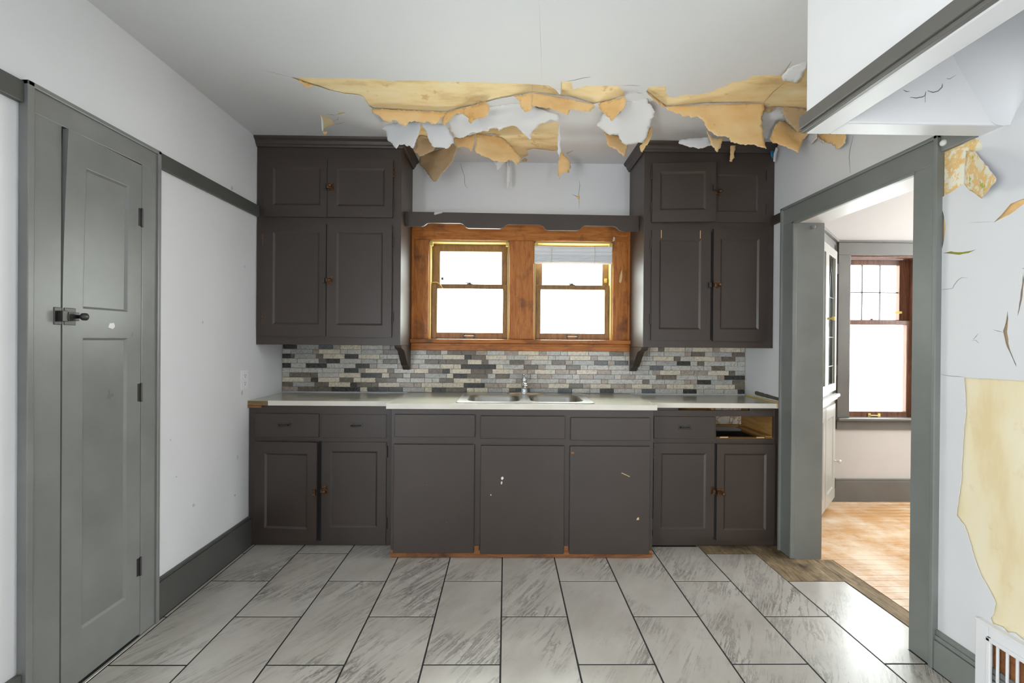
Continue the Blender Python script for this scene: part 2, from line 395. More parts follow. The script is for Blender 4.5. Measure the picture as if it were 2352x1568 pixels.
def flap(px, hinge, lean, mats, parent, curl=.0, amp=.004, seed=0, name='paper_flap', cy=HC-.002, plane=None, step=.005, jag=.0048, label=None, fold=0):
    """hanging sheet of torn paper: its outline seen from the doorway side, its own plane through a hinge line on the ceiling"""
    if plane: H1, u, d = plane
    else:
        H1 = onZ(cy, *hinge[0]); H2 = onZ(cy, *hinge[1]); u = (H2-H1).normalized()
        if u.x < 0: u = -u
        back = Vector((-u.y, u.x, 0)); a = math.radians(lean)
        d = Vector((0, 0, -math.cos(a))) + back*math.sin(a)
    nrm = u.cross(d).normalized()
    if nrm.dot(CAM-H1) < 0: nrm = -nrm
    uv = []
    for x, y in px:
        q = onp(x, y, H1, nrm) - H1; uv.append((q.dot(u), q.dot(d)))
    ed = rough_edge(uv, step, jag, seed)
    n = len(ed); xs = [p.x for p in ed]; ys = [p.y for p in ed]; pts = list(ed); st = .016
    ix = int((max(xs)-min(xs))/st)+1; iy = int((max(ys)-min(ys))/st)+1
    def inside(p):
        c = False
        for i in range(n):
            a, b = ed[i], ed[i-1]
            if (a.y > p.y) != (b.y > p.y) and p.x < (b.x-a.x)*(p.y-a.y)/(b.y-a.y)+a.x: c = not c
        return c
    for i in range(ix):
        for j in range(iy):
            p = Vector((min(xs)+(i+.5)*st, min(ys)+(j+.5)*st))
            if inside(p) and min((p-e).length for e in ed) > .005: pts.append(p)
    r = delaunay_2d_cdt(pts, [], [list(range(n))], 1, 1e-6)
    vs = []
    x0, x1 = min(xs), max(xs)
    for p in r[0]:
        b = max(0, p.y)
        off = curl*b*b*12 + amp*min(1, b/.03)*noise.noise(Vector((p.x*9+seed*3.1, p.y*11, seed*1.7))) + fold*math.sin((p.x-x0)/max(.01, x1-x0)*math.pi)*b
        q = H1 + u*p.x + d*p.y + nrm*off
        if not plane: q.z = min(q.z, HC-.0015)
        vs.append(q)
    tris = []
    for f_ in r[2]:
        a, b, c = (vs[i] for i in f_[:3]); t_ = tuple(f_)
        if (b-a).cross(c-a).dot(nrm) < 0: t_ = tuple(reversed(t_))
        tris.append(t_)
    lo = Vector((min(v[i] for v in vs) for i in range(3))); hi = Vector((max(v[i] for v in vs) for i in range(3))); c = (lo+hi)/2
    me = bpy.data.meshes.new(name); me.from_pydata([v-c for v in vs], [], tris)
    for mm in mats: me.materials.append(MATS[mm])
    for p in me.polygons: p.use_smooth = True
    o = bpy.data.objects.new(name, me); put(o, parent, c)
    s = o.modifiers.new('thick', 'SOLIDIFY'); s.thickness = .0012; s.offset = -1; s.material_offset = 1; s.material_offset_rim = 1
    if label: o['label'] = label
    return o
TW = ('tan_paper', 'white_paper'); BW = ('brown_paper', 'white_paper'); WT = ('white_paper', 'tan_paper')
# flaps folded down along the near tear, tan back towards the room
flap([(856,250),(940,253.5),(1025,257.5),(1024,264),(1014,271),(1008,279),(1001,284),(990,285),(984,280),(966,282),(952,277),(941,279),(932,290),(926,290),(916,284),(910,277),(904,276),(896,281),(888,280),(881,277),(876,271),(870,266),(855,257)], ((858,249),(1025,257)), 8, TW, ceiling, .02, seed=1)
flap([(1025,257.5),(1060,247),(1100,239),(1118,234),(1125,250),(1120,266),(1105,272),(1090,276),(1081,284),(1075,270),(1060,261),(1048,262),(1035,275),(1020,288),(1014,284),(1018,270)], ((1025,257),(1118,234)), 5, TW, ceiling, .03, seed=2)
flap([(1180,221),(1200,217),(1223,213),(1222,243),(1222,252),(1207,258),(1195,245),(1190,230)], ((1180,221),(1223,213)), 10, TW, ceiling, .02, seed=3)
flap([(1224,213),(1310,222),(1362,239),(1368,244),(1356,256),(1338,256),(1326,253),(1309,251),(1304,265),(1290,259.5),(1263,249),(1237,246),(1222,242)], ((1224,212.5),(1362,238.5)), 6, TW, ceiling, .02, seed=4)
flap([(1373,238),(1400,231),(1435,221),(1438,227),(1435,246),(1421,261),(1407,279),(1402,275),(1392,263),(1378,251)], ((1373,237.5),(1435,220.5)), 4, TW, ceiling, .03, seed=5)
flap([(682,183),(703,190),(725,197),(706,203),(695,194)], ((672,178),(725,197)), 10, TW, ceiling, seed=6)
flap([(1484,211),(1505,226),(1530,245),(1524,246),(1505,233),(1490,219)], ((1484,210),(1530,244)), -10, TW, ceiling, seed=7)
# the big hanging sheet on the right
flap([(1530,245),(1572,241.5),(1619,236.5),(1720,235.5),(1754,237),(1755,251.6),(1748,267.5),(1749,315),(1751,349),(1733,344),(1721,339),(1700,339),(1688,338),(1670,334.5),(1669,322),(1656,319),(1642,319),(1634,311),(1623,303),(1616,290),(1617,282),(1613,275),(1603,268),(1595,270),(1586,272),(1583,267),(1567,269),(1564,263),(1552,260),(1533,252)], ((1530,244),(1754,236.5)), 4, TW, ceiling, .06, amp=.012, seed=8, fold=.08, label='large tan-backed sheet of ceiling paper hanging over the right cabinet')
flap([(1754,245.5),(1784,245.5),(1774,251),(1771,258),(1752,257)], ((1754,245),(1784,245)), 8, BW, ceiling, seed=9)
flap([(1794,245.5),(1820,246.5),(1860,250.5),(1864,280),(1845,299),(1832,303),(1819.5,291),(1804,274),(1799,258)], ((1794,245),(1860,250)), 12, BW, ceiling, .02, seed=10)
flap([(1804,275),(1789,279),(1776,293),(1767,312),(1764,322),(1768.5,328),(1789,342),(1804,354),(1818,362),(1820,354),(1831,338),(1845,318.5),(1861,299),(1832,303),(1818,291)], ((1780,262),(1862,272)), -6, TW, ceiling, .03, amp=.02, seed=11, fold=.1)
flap([(1877,312),(1900,300),(1942,304),(1941,328),(1926,342),(1918,339),(1912,332),(1894,326)], None, 0, TW, wall_right, .0, seed=12, plane=(onX(XR-.012, 1905, 296), Vector((.12, .99, 0)).normalized(), Vector((-.1, 0, -.995)).normalized()))
flap([(1847,320),(1861,306),(1874,304),(1877,317),(1864,330)], None, 0, WT, wall_right, .0, seed=13, plane=(onX(XR-.014, 1862, 300), Vector((.12, .99, 0)).normalized(), Vector((-.1, 0, -.995)).normalized()))
flap([(1877,316),(1894,325),(1890,330),(1876,320)], None, 0, WT, wall_right, .0, seed=14, plane=(onX(XR-.02, 1885, 312), Vector((.12, .99, 0)).normalized(), Vector((-.1, 0, -.995)).normalized()))
flap([(1784,246),(1794,246),(1799,258),(1803,273),(1787,275),(1770,300),(1766,320),(1752,318),(1750,270),(1757,256),(1772,256)], ((1752,258),(1800,256)), 55, WT, ceiling, .0, amp=.02, seed=15)
# painted side towards the room
flap([(874,294),(884.5,299),(888,308),(890,318),(901,330),(915,344),(920,333.5),(926,334),(931,333),(937.5,338),(942,335),(952,344),(954,341),(957,327),(963,308),(967,281),(940,278),(905,281)], ((872,284),(967,272)), 6, WT, ceiling, .03, amp=.012, seed=16, fold=.1, label='white painted sheet of ceiling paper hanging over the left crown')
flap([(968,278),(971,292),(981,305),(981,311),(987,325.5),(992,336),(1003,339),(1019,340),(1030,340),(1035,331),(1043,329),(1041,317.5),(1032,300),(1024,284),(1000,281)], ((968,274),(1032,276)), 8, WT, ceiling, .02, amp=.012, seed=17)
flap([(1030,282),(1032,300),(1041,316),(1052,316),(1065,316),(1073,311),(1083,305.5),(1089,304),(1091,307),(1106.5,300),(1121,301.6),(1124,297),(1142,295),(1145,304),(1156,293.6),(1175,290),(1188,293.6),(1197,301.6),(1210,313),(1218,320),(1219.6,320),(1222,304),(1232,297),(1245.5,285),(1263,278.5),(1283,279),(1284,262),(1240,250),(1180,228),(1135,236),(1080,252),(1034,266)], ((1034,264),(1284,232)), 64, WT, ceiling, .0, amp=.02, seed=18, label='long white sheet of ceiling paper sagging above the window')
flap([(1371,287),(1390,301),(1399,308),(1421,302),(1423,313),(1431,323),(1443,325),(1462,323),(1476,322),(1484,312),(1493,291),(1495,280),(1505,256),(1484,225),(1438,232),(1420,262),(1385,262)], ((1385,248),(1490,226)), 68, WT, ceiling, .0, amp=.012, seed=19, fold=.08)
flap([(1559,330),(1560,322),(1584,318),(1628,314),(1634,334.5),(1613,341),(1585,338)], ((1555,300),(1634,298)), 10, WT, ceiling, .04, seed=20)
# tan and brown scraps further back
flap([(965,359),(1003,341),(1030,332),(1040,326),(1047.5,338),(1049,346),(1043,368.5),(1035,380),(1022,400),(1011,419.6),(1006,419.6),(990,403.6),(974,386),(961,373)], ((965,359),(1040,332)), 3, BW, ceiling, .02, amp=.012, seed=21, fold=.12, label='pointed brown scrap of paper hanging beside the left cabinet')
flap([(966,290),(981,305),(987,322),(1003,341),(985,352),(965,360),(950,345),(956,338),(961,311)], ((950,318),(1003,318)), 35, BW, ceiling, seed=22)
flap([(1094,307),(1135,308),(1159,321),(1175,337),(1197,364),(1194,370),(1186,380.5),(1180,375),(1169,372),(1165.5,369),(1156,378),(1135,373),(1130,375),(1118,364),(1111,363),(1095,353),(1089,345),(1092,333.5),(1092,321)], ((1091,306),(1180,318)), 6, TW, ceiling, .04, amp=.014, seed=23, fold=.14, label='bright tan scrap of paper hanging above the window')
flap([(1135,371),(1142,390),(1151,383),(1161,371),(1150,366)], ((1130,352),(1165,352)), 4, WT, ceiling, seed=24)
flap([(1163,368),(1168,372),(1172,388),(1171,410),(1169,426),(1165.5,435),(1164,421),(1164,389)], ((1150,362),(1178,362)), 0, WT, ceiling, seed=25, step=.02)
flap([(1043,317.5),(1065,316),(1073,311),(1092,308),(1092,316),(1086,341),(1083,348),(1075,340),(1063,337),(1052,340),(1044,327)], ((1043,306),(1092,304)), 6, TW, ceiling, .03, seed=26)
flap([(1289,347),(1300.5,361),(1311,375),(1311,383.5),(1304,399),(1287,401),(1283,414.5),(1281.6,399),(1281,377),(1285,363)], ((1280,340),(1310,342)), 2, TW, ceiling, .02, seed=27, fold=.1, label='teardrop scrap of tan paper hanging from the ceiling')
flap([(1284,282),(1286,300),(1289,347),(1285,363),(1281,350),(1282,300)], ((1280,276),(1292,276)), 20, WT, ceiling, seed=28)
flap([(1387,304),(1421,313),(1431,320),(1440,323),(1442,335),(1437,352.5),(1431,362),(1421,354),(1412,344),(1399,339),(1392,330),(1392,315)], ((1387,300),(1440,312)), 4, TW, ceiling, .03, seed=29, fold=.1)
flap([(1498,292),(1498,309),(1490,326.5),(1484,334.5),(1476,350),(1473,350),(1469,338),(1476,325),(1485.5,309),(1493,292)], ((1470,290),(1500,286)), 6, TW, ceiling, .03, seed=30)
flap([(1623,300),(1634,312),(1643,318),(1661,318),(1656,334.5),(1648,349),(1643,347),(1635,336)], ((1620,290),(1662,292)), 6, TW, ceiling, .02, seed=31)
flap([(1678,334),(1690,334),(1686,360),(1680,372),(1675,371),(1677,352)], ((1674,326),(1692,326)), 0, TW, ceiling, .02, seed=32)
flap([(736.5,263),(742,276),(743,300),(739,301),(738,285)], ((730,262),(742,262)), 35, WT, ceiling, .0, seed=33, jag=.001)
flap([(740,301),(752,302),(749,309),(744,310)], ((736,296),(756,298)), 20, TW, ceiling, seed=34, jag=.001)
flap([(1789,342),(1784,352),(1780,372),(1775,372),(1777,352),(1782,338)], ((1772,322),(1796,324)), 0, ('white_paper', 'brown_paper'), ceiling, .03, seed=35, jag=.001)
flap([(1771,347),(1777,345),(1778,356),(1775,364),(1771,356)], ((1765,326),(1782,328)), 0, ('blue_tape', 'blue_tape'), ceiling, seed=36, jag=.001, name='blue_scrap', label='small scrap of blue tape caught under hanging paper')
flap([(1300.5,351),(1318,345),(1302,354)], ((1296,338),(1320,340)), 30, BW, ceiling, seed=37, jag=.0006)
flap([(1205,362),(1211,366),(1210,371),(1197,371)], ((1195,352),(1214,352)), 20, BW, ceiling, seed=38, jag=.001)
flap([(1796,174),(1809,158),(1845,140),(1858,142),(1842,178),(1830,191),(1799,186)], ((1800,158),(1856,146)), 70, WT, ceiling, .0, seed=39)
flap([(1275,203),(1289,206),(1289,212),(1287,218),(1283,214)], ((1270,196),(1291,198)), 45, WT, ceiling, seed=40, jag=.001)

def crack(px, fn, n, width, parent, name='crack', m='crack_dark'):
    """thin tapering gap or shaded crease in the paper, drawn along points of a surface"""
    P_ = [fn(x, y) for x, y in px]; L = []; R_ = []
    for i, p in enumerate(P_):
        d = (P_[min(i+1, len(P_)-1)]-P_[max(0, i-1)]).normalized(); s = d.cross(n).normalized()
        w_ = width*(.25 if i in (0, len(P_)-1) else 1)*(.7+.6*noise.noise(p*40)**2)
        L.append(p+s*w_/2); R_.append(p-s*w_/2)
    vs = L+R_; k_ = len(L)
    mb = MB().add(vs + [v - n*.0006 for v in vs], [(i, i+1, k_+i+1, k_+i) for i in range(k_-1)] + [(2*k_+i, 3*k_+i, 3*k_+i+1, 2*k_+i+1) for i in range(k_-1)])
    return mb.build(name, m, parent)
mat('crease_shadow_brown', (.22, .12, .04), .9)  # brown creases, with the folds' weak shadow painted in
dn = Vector((0, 0, -1))
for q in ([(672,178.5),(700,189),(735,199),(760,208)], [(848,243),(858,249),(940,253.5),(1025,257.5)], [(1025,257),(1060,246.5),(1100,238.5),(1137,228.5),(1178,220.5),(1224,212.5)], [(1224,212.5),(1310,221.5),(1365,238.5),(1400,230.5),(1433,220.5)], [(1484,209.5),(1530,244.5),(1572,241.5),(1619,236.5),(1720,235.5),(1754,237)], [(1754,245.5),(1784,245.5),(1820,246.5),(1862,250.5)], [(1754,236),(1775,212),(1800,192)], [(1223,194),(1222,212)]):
    crack(q, lambda x, y: onZ(HC-.001, x, y), dn, .003, ceiling, 'crease', 'crease_shadow_brown')
cl = lambda x, y: onZ(HC-.0016, x, y)
for q, w_ in [([(927,288),(933,295),(935,305),(932,312),(933,320)], .0025), ([(749,262),(764,264),(772,264)], .004), ([(766,277),(776,275),(777,268)], .003),
              ([(770,286),(782,283),(790,281)], .003), ([(1301,187),(1320,184),(1340,179),(1356,177)], .0025), ([(1433,197),(1450,196),(1470,197)], .002),
              ([(1462,211),(1468,214),(1476,213)], .003), ([(1238,0),(1242,100),(1244,187)], .0006), ([(1803,164),(1812,150),(1818,140)], .003), ([(1091,307),(1100,345),(1098,375)], .001),
              ([(600,160),(640,170),(668,177)], .0012)]:
    crack(q, cl, dn, w_, ceiling)
for q, w_ in [([(1057,373),(1061,388),(1067,405),(1068,425),(1075,433)], .003), ([(1331,415),(1332,427),(1329,445),(1330,462),(1330,480)], .003), ([(1313,446),(1323,450),(1331,451)], .004)]:
    crack(q, lambda x, y: onY(YW-.0008, x, y), Vector((0, -1, 0)), w_, wall_back)
for q, w_ in [([(1960,311),(1953,340),(1950,360),(1953,398)], .003)]:
    crack(q, lambda x, y: onX(XR-.0008, x, y), Vector((-1, 0, 0)), w_, wall_right)
flap([(1321,450),(1332,451),(1330,460)], None, 0, ('tan_paper', 'white_paper'), wall_back, seed=41, jag=.0005, name='paper_scrap', plane=(onY(YW-.004, 1326, 450), Vector((1, 0, 0)), Vector((0, 0, -1))))

# ------------------------------------------------------------------ right wall: paper layer with tears
XP = XR-.007
pw = lambda x, y: onX(XP, x, y)
def whole(px, seed, step=.012): 
    return rough_edge([(q.y, q.z) for q in (pw(x, y) for x, y in px)], step, .0016, seed)
W1 = [(2215,867),(2260,869),(2352,874),(2440,880),(2440,1475),(2352,1470),(2331,1452),(2315,1452),(2303,1439),(2281,1432),(2275,1419),(2282,1410),(2287,1385),(2278,1365),(2255,1325),(2238,1280),(2224,1232),(2215,1205),(2197,1183),(2208,1100),(2214,985),(2219,945),(2217,900)]
W2 = [(2157.5,352.5),(2202,334),(2238,319),(2254,322),(2257,343),(2239,349),(2218,346),(2214,422),(2183,442.5),(2157.5,456)]
W3 = [(2158,460),(2166,485),(2173,516),(2170,545),(2164,573),(2158,580)]
W4 = [(2167,581),(2185,577),(2210,579),(2230,576),(2244,572),(2225,581),(2204,585),(2188,583)]
W5 = [(2283,511),(2308,484),(2321,468),(2352,456),(2400,440),(2400,452),(2352,469),(2319,493),(2292,506)]
W6 = [(2315,713),(2309.5,743),(2304,760),(2313,796),(2336,843),(2319,796),(2314,762),(2316.5,731)]
W7 = [(2351,622),(2344,678),(2338,726),(2348,689),(2353,643)]
for nm, a, m_ in (('plaster_patch', W1, 'pale_plaster'), ('plaster_patch', W2, 'flaked_paint'), ('plaster_patch', W3, 'tan_paper'), ('plaster_patch', W4, 'olive_gap'), ('plaster_patch', W5, 'tan_paper'), ('plaster_patch', W6, 'brown_paper'), ('plaster_patch', W7, 'brown_paper')):
    q = [pw(x, y) for x, y in a]; y0, y1 = min(p.y for p in q)-.02, min(max(p.y for p in q)+.02, 1.738); z0, z1 = min(p.z for p in q)-.02, max(p.z for p in q)+.02
    boxo(nm, m_, wall_right, XR-.0015-.0003*len(a)/12, XR, y0, y1, z0, z1)
sheet('wall_paper', [(YR, .02), (1.7385, .02), (1.7385, 2.06), (1.62, 2.06), (1.60, 2.50), (YR, 2.50)], [whole(h, i+50) for i, h in enumerate((W1, W2, W3, W4, W5, W6, W7))], lambda a, b: (XP, a, b), 'white_wall', wall_right, .0025, label='white painted wall paper with tears')
# curled corner of paper standing off the wall
def wflap(px, h0, h1, out, mats, **k):
    a, b = pw(*h0), pw(*h1); u = (b-a).normalized(); fl = Vector((-1, 0, 0)).cross(u)
    if fl.y > 0: fl = -fl
    an = math.radians(out); d = fl*math.cos(an) + Vector((-1, 0, 0))*math.sin(an)
    return flap(px, None, 0, mats, wall_right, plane=(a, u, d), **k)
wflap([(2218,346),(2239,348),(2258,370),(2275,390),(2293,409),(2292,417),(2272,438),(2253,456),(2232,440),(2214,422)], (2214,422), (2218,346), 24, ('flaked_paint', 'white_paper'), curl=.008, amp=.006, seed=60, step=.02, label='curled corner of paper with orange and green paint flecks')
wflap([(2239,348),(2257,344),(2270,366),(2287,396),(2275,390),(2258,370)], (2238,350), (2257,343), 30, ('white_paper', 'white_paper'), seed=61, step=.02, jag=.0005)
n_ = Vector((-1, 0, 0)); xw = lambda x, y: onX(XP-.002, x, y)
for q, w_ in [([(2157,666),(2172,664),(2188,662),(2191,655),(2200,643),(2210,637),(2222,638)], .0014), ([(2154,858),(2180,863),(2200,864),(2215,866)], .0018), ([(2281,757),(2292,760),(2304,763)], .0018),
              ([(2226,511),(2250,510),(2283,509)], .001), ([(2235,780),(2241,773),(2246,766)], .0012), ([(2232,782),(2241,781),(2248,788)], .0012), ([(2347,617),(2352,616),(2360,614)], .002)]:
    crack(q, xw, n_, w_, wall_right)
# inside face of the header: bulging paper corner and cracks
yh = 1.517
for q, w_ in [([(2075,206),(2082,210),(2090,210)], .003), ([(2090,223),(2105,225),(2120,222),(2125,219),(2127,210)], .003), ([(2125,220),(2125,235)], .003), ([(2131,208),(2143,212),(2155,209),(2164,200),(2165,192)], .003), ([(2174,180),(2182,181),(2196,172)], .002), ([(2235,150),(2240,140)], .002)]:
    crack(q, lambda x, y: onY(yh, x, y), Vector((0, -1, 0)), w_, header)
mb = MB(); prof = [(2316,291,0), (2312,262,.02), (2306,225,.045), (2290,190,.05), (2262,150,.045), (2236,112,.03), (2215,70,.02), (2200,30,.01)]
ra, rb, rc = [], [], []
for x, y, w_ in prof:
    p = onY(yh, x, y); ra.append(Vector((p.x-.05-w_, yh+.001, p.z))); rb.append(Vector((p.x+.004, yh-.012-w_*.25, p.z))); 
    q = onX(XR-.008, x+20, y); rc.append(Vector((XR-.006, yh-.05-w_, p.z)))
mb.add(ra+rb+rc, [(i, i+1, len(ra)+i+1, len(ra)+i) for i in range(len(ra)-1)] + [(len(ra)+i, len(ra)+i+1, 2*len(ra)+i+1, 2*len(ra)+i) for i in range(len(ra)-1)])
o = mb.build('bulging_paper', 'white_paper', header, smooth=True); s = o.modifiers.new('sub', 'SUBSURF'); s.levels = 2; s.render_levels = 2
# dark smear where the worktop once met the wall
mb = MB(); rs = []
P0, P1 = onX(XR-.0015, 1734, 902), onX(XR-.0015, 1793, 918)
for i in range(13):
    t_ = i/12; p = P0.lerp(P1, t_); h_ = .016*(1-.35*t_)*(.55 if i in (0,) else 1)+.004*noise.noise(Vector((i*.9, 0, 3)))
    rs.append((p+Vector((0, 0, h_)), p-Vector((0, 0, h_*.8))))
vs = [a for a, b in rs]+[b for a, b in rs]; mb.add(vs+[v+Vector((-.0012, 0, 0)) for v in vs], [(i, i+1, 14+i, 13+i) for i in range(12)]+[(26+i, 39+i, 40+i, 27+i) for i in range(12)])
mat('smear_brown', (.10, .09, .065), .7); mb.build('smear', 'smear_brown', wall_right)
# patch scuffs on the left wall
random.seed(12); mat('scuff_grey', (.5, .5, .47), .6)
for px, py, w_, h_ in [(556,902,.02,.03),(546,1050,.012,.03),(540,1137,.02,.015),(475,437,.03,.03),(533,432,.02,.025),(466,740,.01,.012),(562,612,.01,.015),(445,1160,.02,.02),(392,1010,.01,.01),(405,1095,.012,.008)]:
    p = onX(XL+.0006, px, py); pts = []
    for i in range(9):
        a = 2*math.pi*i/9; r_ = .7+.5*random.random(); pts.append((p.y+math.cos(a)*w_*r_/2, p.z+math.sin(a)*h_*r_/2))
    MB().prism(pts, 'x', XL, XL+.0006).build('scuff', 'scuff_grey', wall_left)

# ------------------------------------------------------------------ trims and baseboards
def tr(name, mb, m, label, bevel=.003): return tag(mb.build(name, m, None, bevel), label, None, None, 'structure')
tr('trim_1', MB().box(XL, XL+.02, 2.035, 2.858, 2.045, 2.115), 'grey_trim_shaded', 'grey picture rail from the tall door to the left cabinet')
tr('trim_2', MB().box(XL, XL+.02, YR, 1.473, 2.035, 2.105), 'grey_trim_shaded', 'grey picture rail left of the tall door')
baseL = tr('baseboard_left', MB().box(XL, XL+.02, 2.047, 2.79, 0, .165).box(XL, XL+.013, 2.047, 2.79, .165, .182), 'grey_trim_shaded', 'grey baseboard below the outlet wall')
tr('baseboard_left_near', MB().box(XL, XL+.02, YR, 1.473, 0, .182), 'grey_trim_shaded', 'grey baseboard left of the tall door')
tr('baseboard_right', MB().box(XR-.026, XR, YR, 1.738, 0, .115).box(XR-.022, XR, YR, 1.738, .117, .135).box(XR-.018, XR, YR, 1.738, .135, .155), 'grey_trim', 'grey baseboard beside the doorway and register')
tr('baseboard_dining', MB().box(2.62, 5.0, YD-.02, YD, 0, .165).box(2.62, 5.0, YD-.014, YD, .165, .183), 'grey_dining_trim', 'grey baseboard under the next room window')
# doorway casing
xc = XR-.02
cas = empty('trim_3', (XR, 2.24, 0), 'grey casing and jamb around the doorway', kind='structure')
boxo('side_casing', 'grey_trim', cas, xc, XR, 2.635, 2.735, 0, 1.992, .002)
boxo('back_band', 'grey_trim', cas, xc-.012, XR, 2.728, 2.745, 0, 2.10, .003)
boxo('edge_bead', 'grey_trim', cas, xc-.006, XR, 2.623, 2.640, 0, 1.998, .004)
boxo('side_casing', 'grey_trim', cas, xc, XR, 1.752, 1.852, 0, 1.992, .002)
boxo('back_band', 'grey_trim', cas, xc-.012, XR, 1.738, 1.755, 0, 2.10, .003)
boxo('head_casing', 'grey_trim', cas, xc, XR, 1.752, 2.735, 1.992, 2.09, .002)
boxo('back_band', 'grey_trim', cas, xc-.012, XR, 1.738, 2.745, 2.085, 2.10, .003)
boxo('edge_bead', 'grey_trim', cas, xc-.006, XR, 1.845, 2.64, 1.98, 1.996, .004)
boxo('jamb', 'grey_trim', cas, XR-.002, XD+.012, 2.623, 2.643, -.004, 1.985, .002)
boxo('jamb', 'grey_trim', cas, XR-.002, XD+.012, 1.835, 1.852, -.004, 1.985, .002)
boxo('head_jamb', 'white_trim', cas, XR-.002, XD+.012, 1.852, 2.623, 1.985, 2.005, .002, label='whitish worn underside of the doorway head')
MB().lathe((XR+.075, 2.612, 1.955), [(.012, 0), (.012, -.02), (.005, -.022)], 10, 'y').build('door_stop_peg', 'grey_trim', cas)
rl = tr('trim_4', MB().box(XR-.02, XR, 1.604, 1.738, 2.03, 2.10), 'grey_trim', 'short grey picture rail stub at the top of the doorway')
p = onX(XR-.022, 2167, 328); MB().lathe((XR-.02, p.y, p.z), [(.013, 0), (.012, -.006), (.006, -.012)], 12, 'x').build('plaster_blob', 'flake_white', rl, smooth=True)
tr('trim_5', MB().box(XR-.02, XR, 2.745, 2.86, 2.03, 2.085), 'brown_cabinet', 'short dark rail between right cabinet and doorway')
tr('trim_6', MB().box(1.05, 1.076, YR, 1.606, 2.046, 2.092).box(1.058, 1.076, YR, 1.606, 2.032, 2.046), 'grey_dining_trim', 'grey board along the lower edge of the white header', .003)

# ------------------------------------------------------------------ panelled doors, hinges, latches
def pdoor(name, parent, m, x0, x1, z0, z1, y0, t, panels, rec=.008, bw_=.012, xf=None, label=None, bevel=.0015, raised=False):
    """frame-and-panel door: front face at y0-t, panels = recessed fields, each a part of its own"""
    mb = MB(xf); yf = y0-t
    xs = sorted({x0, x1, *[p[0] for p in panels], *[p[1] for p in panels]}); zs = sorted({z0, z1, *[p[2] for p in panels], *[p[3] for p in panels]})
    vi = {}
    for i, x in enumerate(xs):
        for j, z in enumerate(zs): vi[i, j] = len(mb.v); mb.v.append(Vector((x, yf, z)))
    for i in range(len(xs)-1):
        for j in range(len(zs)-1):
            cx, cz = (xs[i]+xs[i+1])/2, (zs[j]+zs[j+1])/2
            if any(p[0] < cx < p[1] and p[2] < cz < p[3] for p in panels): continue
            mb.f.append((vi[i, j], vi[i+1, j], vi[i+1, j+1], vi[i, j+1])); mb.m.append(0)
    for p in panels:
        a = [(p[0], p[2]), (p[1], p[2]), (p[1], p[3]), (p[0], p[3])]
        b = [(p[0]+bw_, p[2]+bw_), (p[1]-bw_, p[2]+bw_), (p[1]-bw_, p[3]-bw_), (p[0]+bw_, p[3]-bw_)]
        vs = [(x, yf, z) for x, z in a]+[(x, yf+rec, z) for x, z in b]
        mb.add(vs, [(i, (i+1) % 4, 4+(i+1) % 4, 4+i) for i in range(4)])
    mb.add([(x0, yf, z0), (x1, yf, z0), (x1, yf, z1), (x0, yf, z1), (x0, y0, z0), (x1, y0, z0), (x1, y0, z1), (x0, y0, z1)], [(0, 1, 5, 4), (1, 2, 6, 5), (2, 3, 7, 6), (3, 0, 4, 7), (4, 5, 6, 7)])
    o = mb.build(name, m, parent, label=label)
    import bmesh
    bm = bmesh.new(); bm.from_mesh(o.data); bmesh.ops.remove_doubles(bm, verts=bm.verts, dist=1e-5); bmesh.ops.recalc_face_normals(bm, faces=bm.faces); bm.to_mesh(o.data); bm.free()
    if bevel:
        b = o.modifiers.new('edge', 'BEVEL'); b.width = bevel; b.segments = 2; b.limit_method = 'ANGLE'; b.angle_limit = math.radians(25)
    for p in panels:
        MB(xf).box(p[0]+.002, p[1]-.002, yf+rec-.0005, y0-.001, p[2]+.002, p[3]-.002).build('panel', m, o)
    return o
def hinge(parent, x, z, y, h_=.055, m='brown_cabinet', xf=None, side=0):
    mb = MB(xf); mb.lathe((x, y-.004, z-h_/2), [(.0042, 0), (.0042, h_)], 8)
    for e in (-h_/2-.003, h_/2-.001): mb.lathe((x, y-.004, z+e), [(.0025, 0), (.0046, .001), (.0046, .003), (.0025, .004)], 8)
    if side: mb.box(x, x+side*.016, y-.002, y, z-h_/2, z+h_/2)
    return mb.build('hinge', m, parent)
def latch(parent, x, z, y, xf=None, m='rusty_metal', s=1.35):
    """cupboard turn latch: plate with knob on the door, catch on its neighbour"""
    mb = MB(xf)
    mb.box(x-.001*s, x+.024*s, y-.003, y, z-.018*s, z+.018*s).box(x-.004*s, x+.02*s, y-.013*s, y-.003, z-.009*s, z+.009*s)
    o = mb.build('latch', m, parent, .0015)
    MB(xf).lathe((x+.017*s, y-.013*s, z), [(.004*s, 0), (.004*s, -.007*s), (.008*s, -.010*s), (.008*s, -.016*s), (.004*s, -.019*s)], 10, 'y').build('latch_knob', m, o if not parent.parent or True else o, smooth=True)
    return o
def catch(parent, x, z, y, xf=None, m='dark_metal', s=1.35):
    return MB(xf).box(x-.016*s, x, y-.003, y, z-.018*s, z+.018*s).box(x-.011*s, x, y-.014*s, y-.003, z-.011*s, z+.011*s).build('catch', m, parent, .0015)
def rotz(px_, py_, deg):
    c, s = math.cos(math.radians(deg)), math.sin(math.radians(deg))
    return lambda v: (px_+(v[0]-px_)*c-(v[1]-py_)*s, py_+(v[0]-px_)*s+(v[1]-py_)*c, v[2])

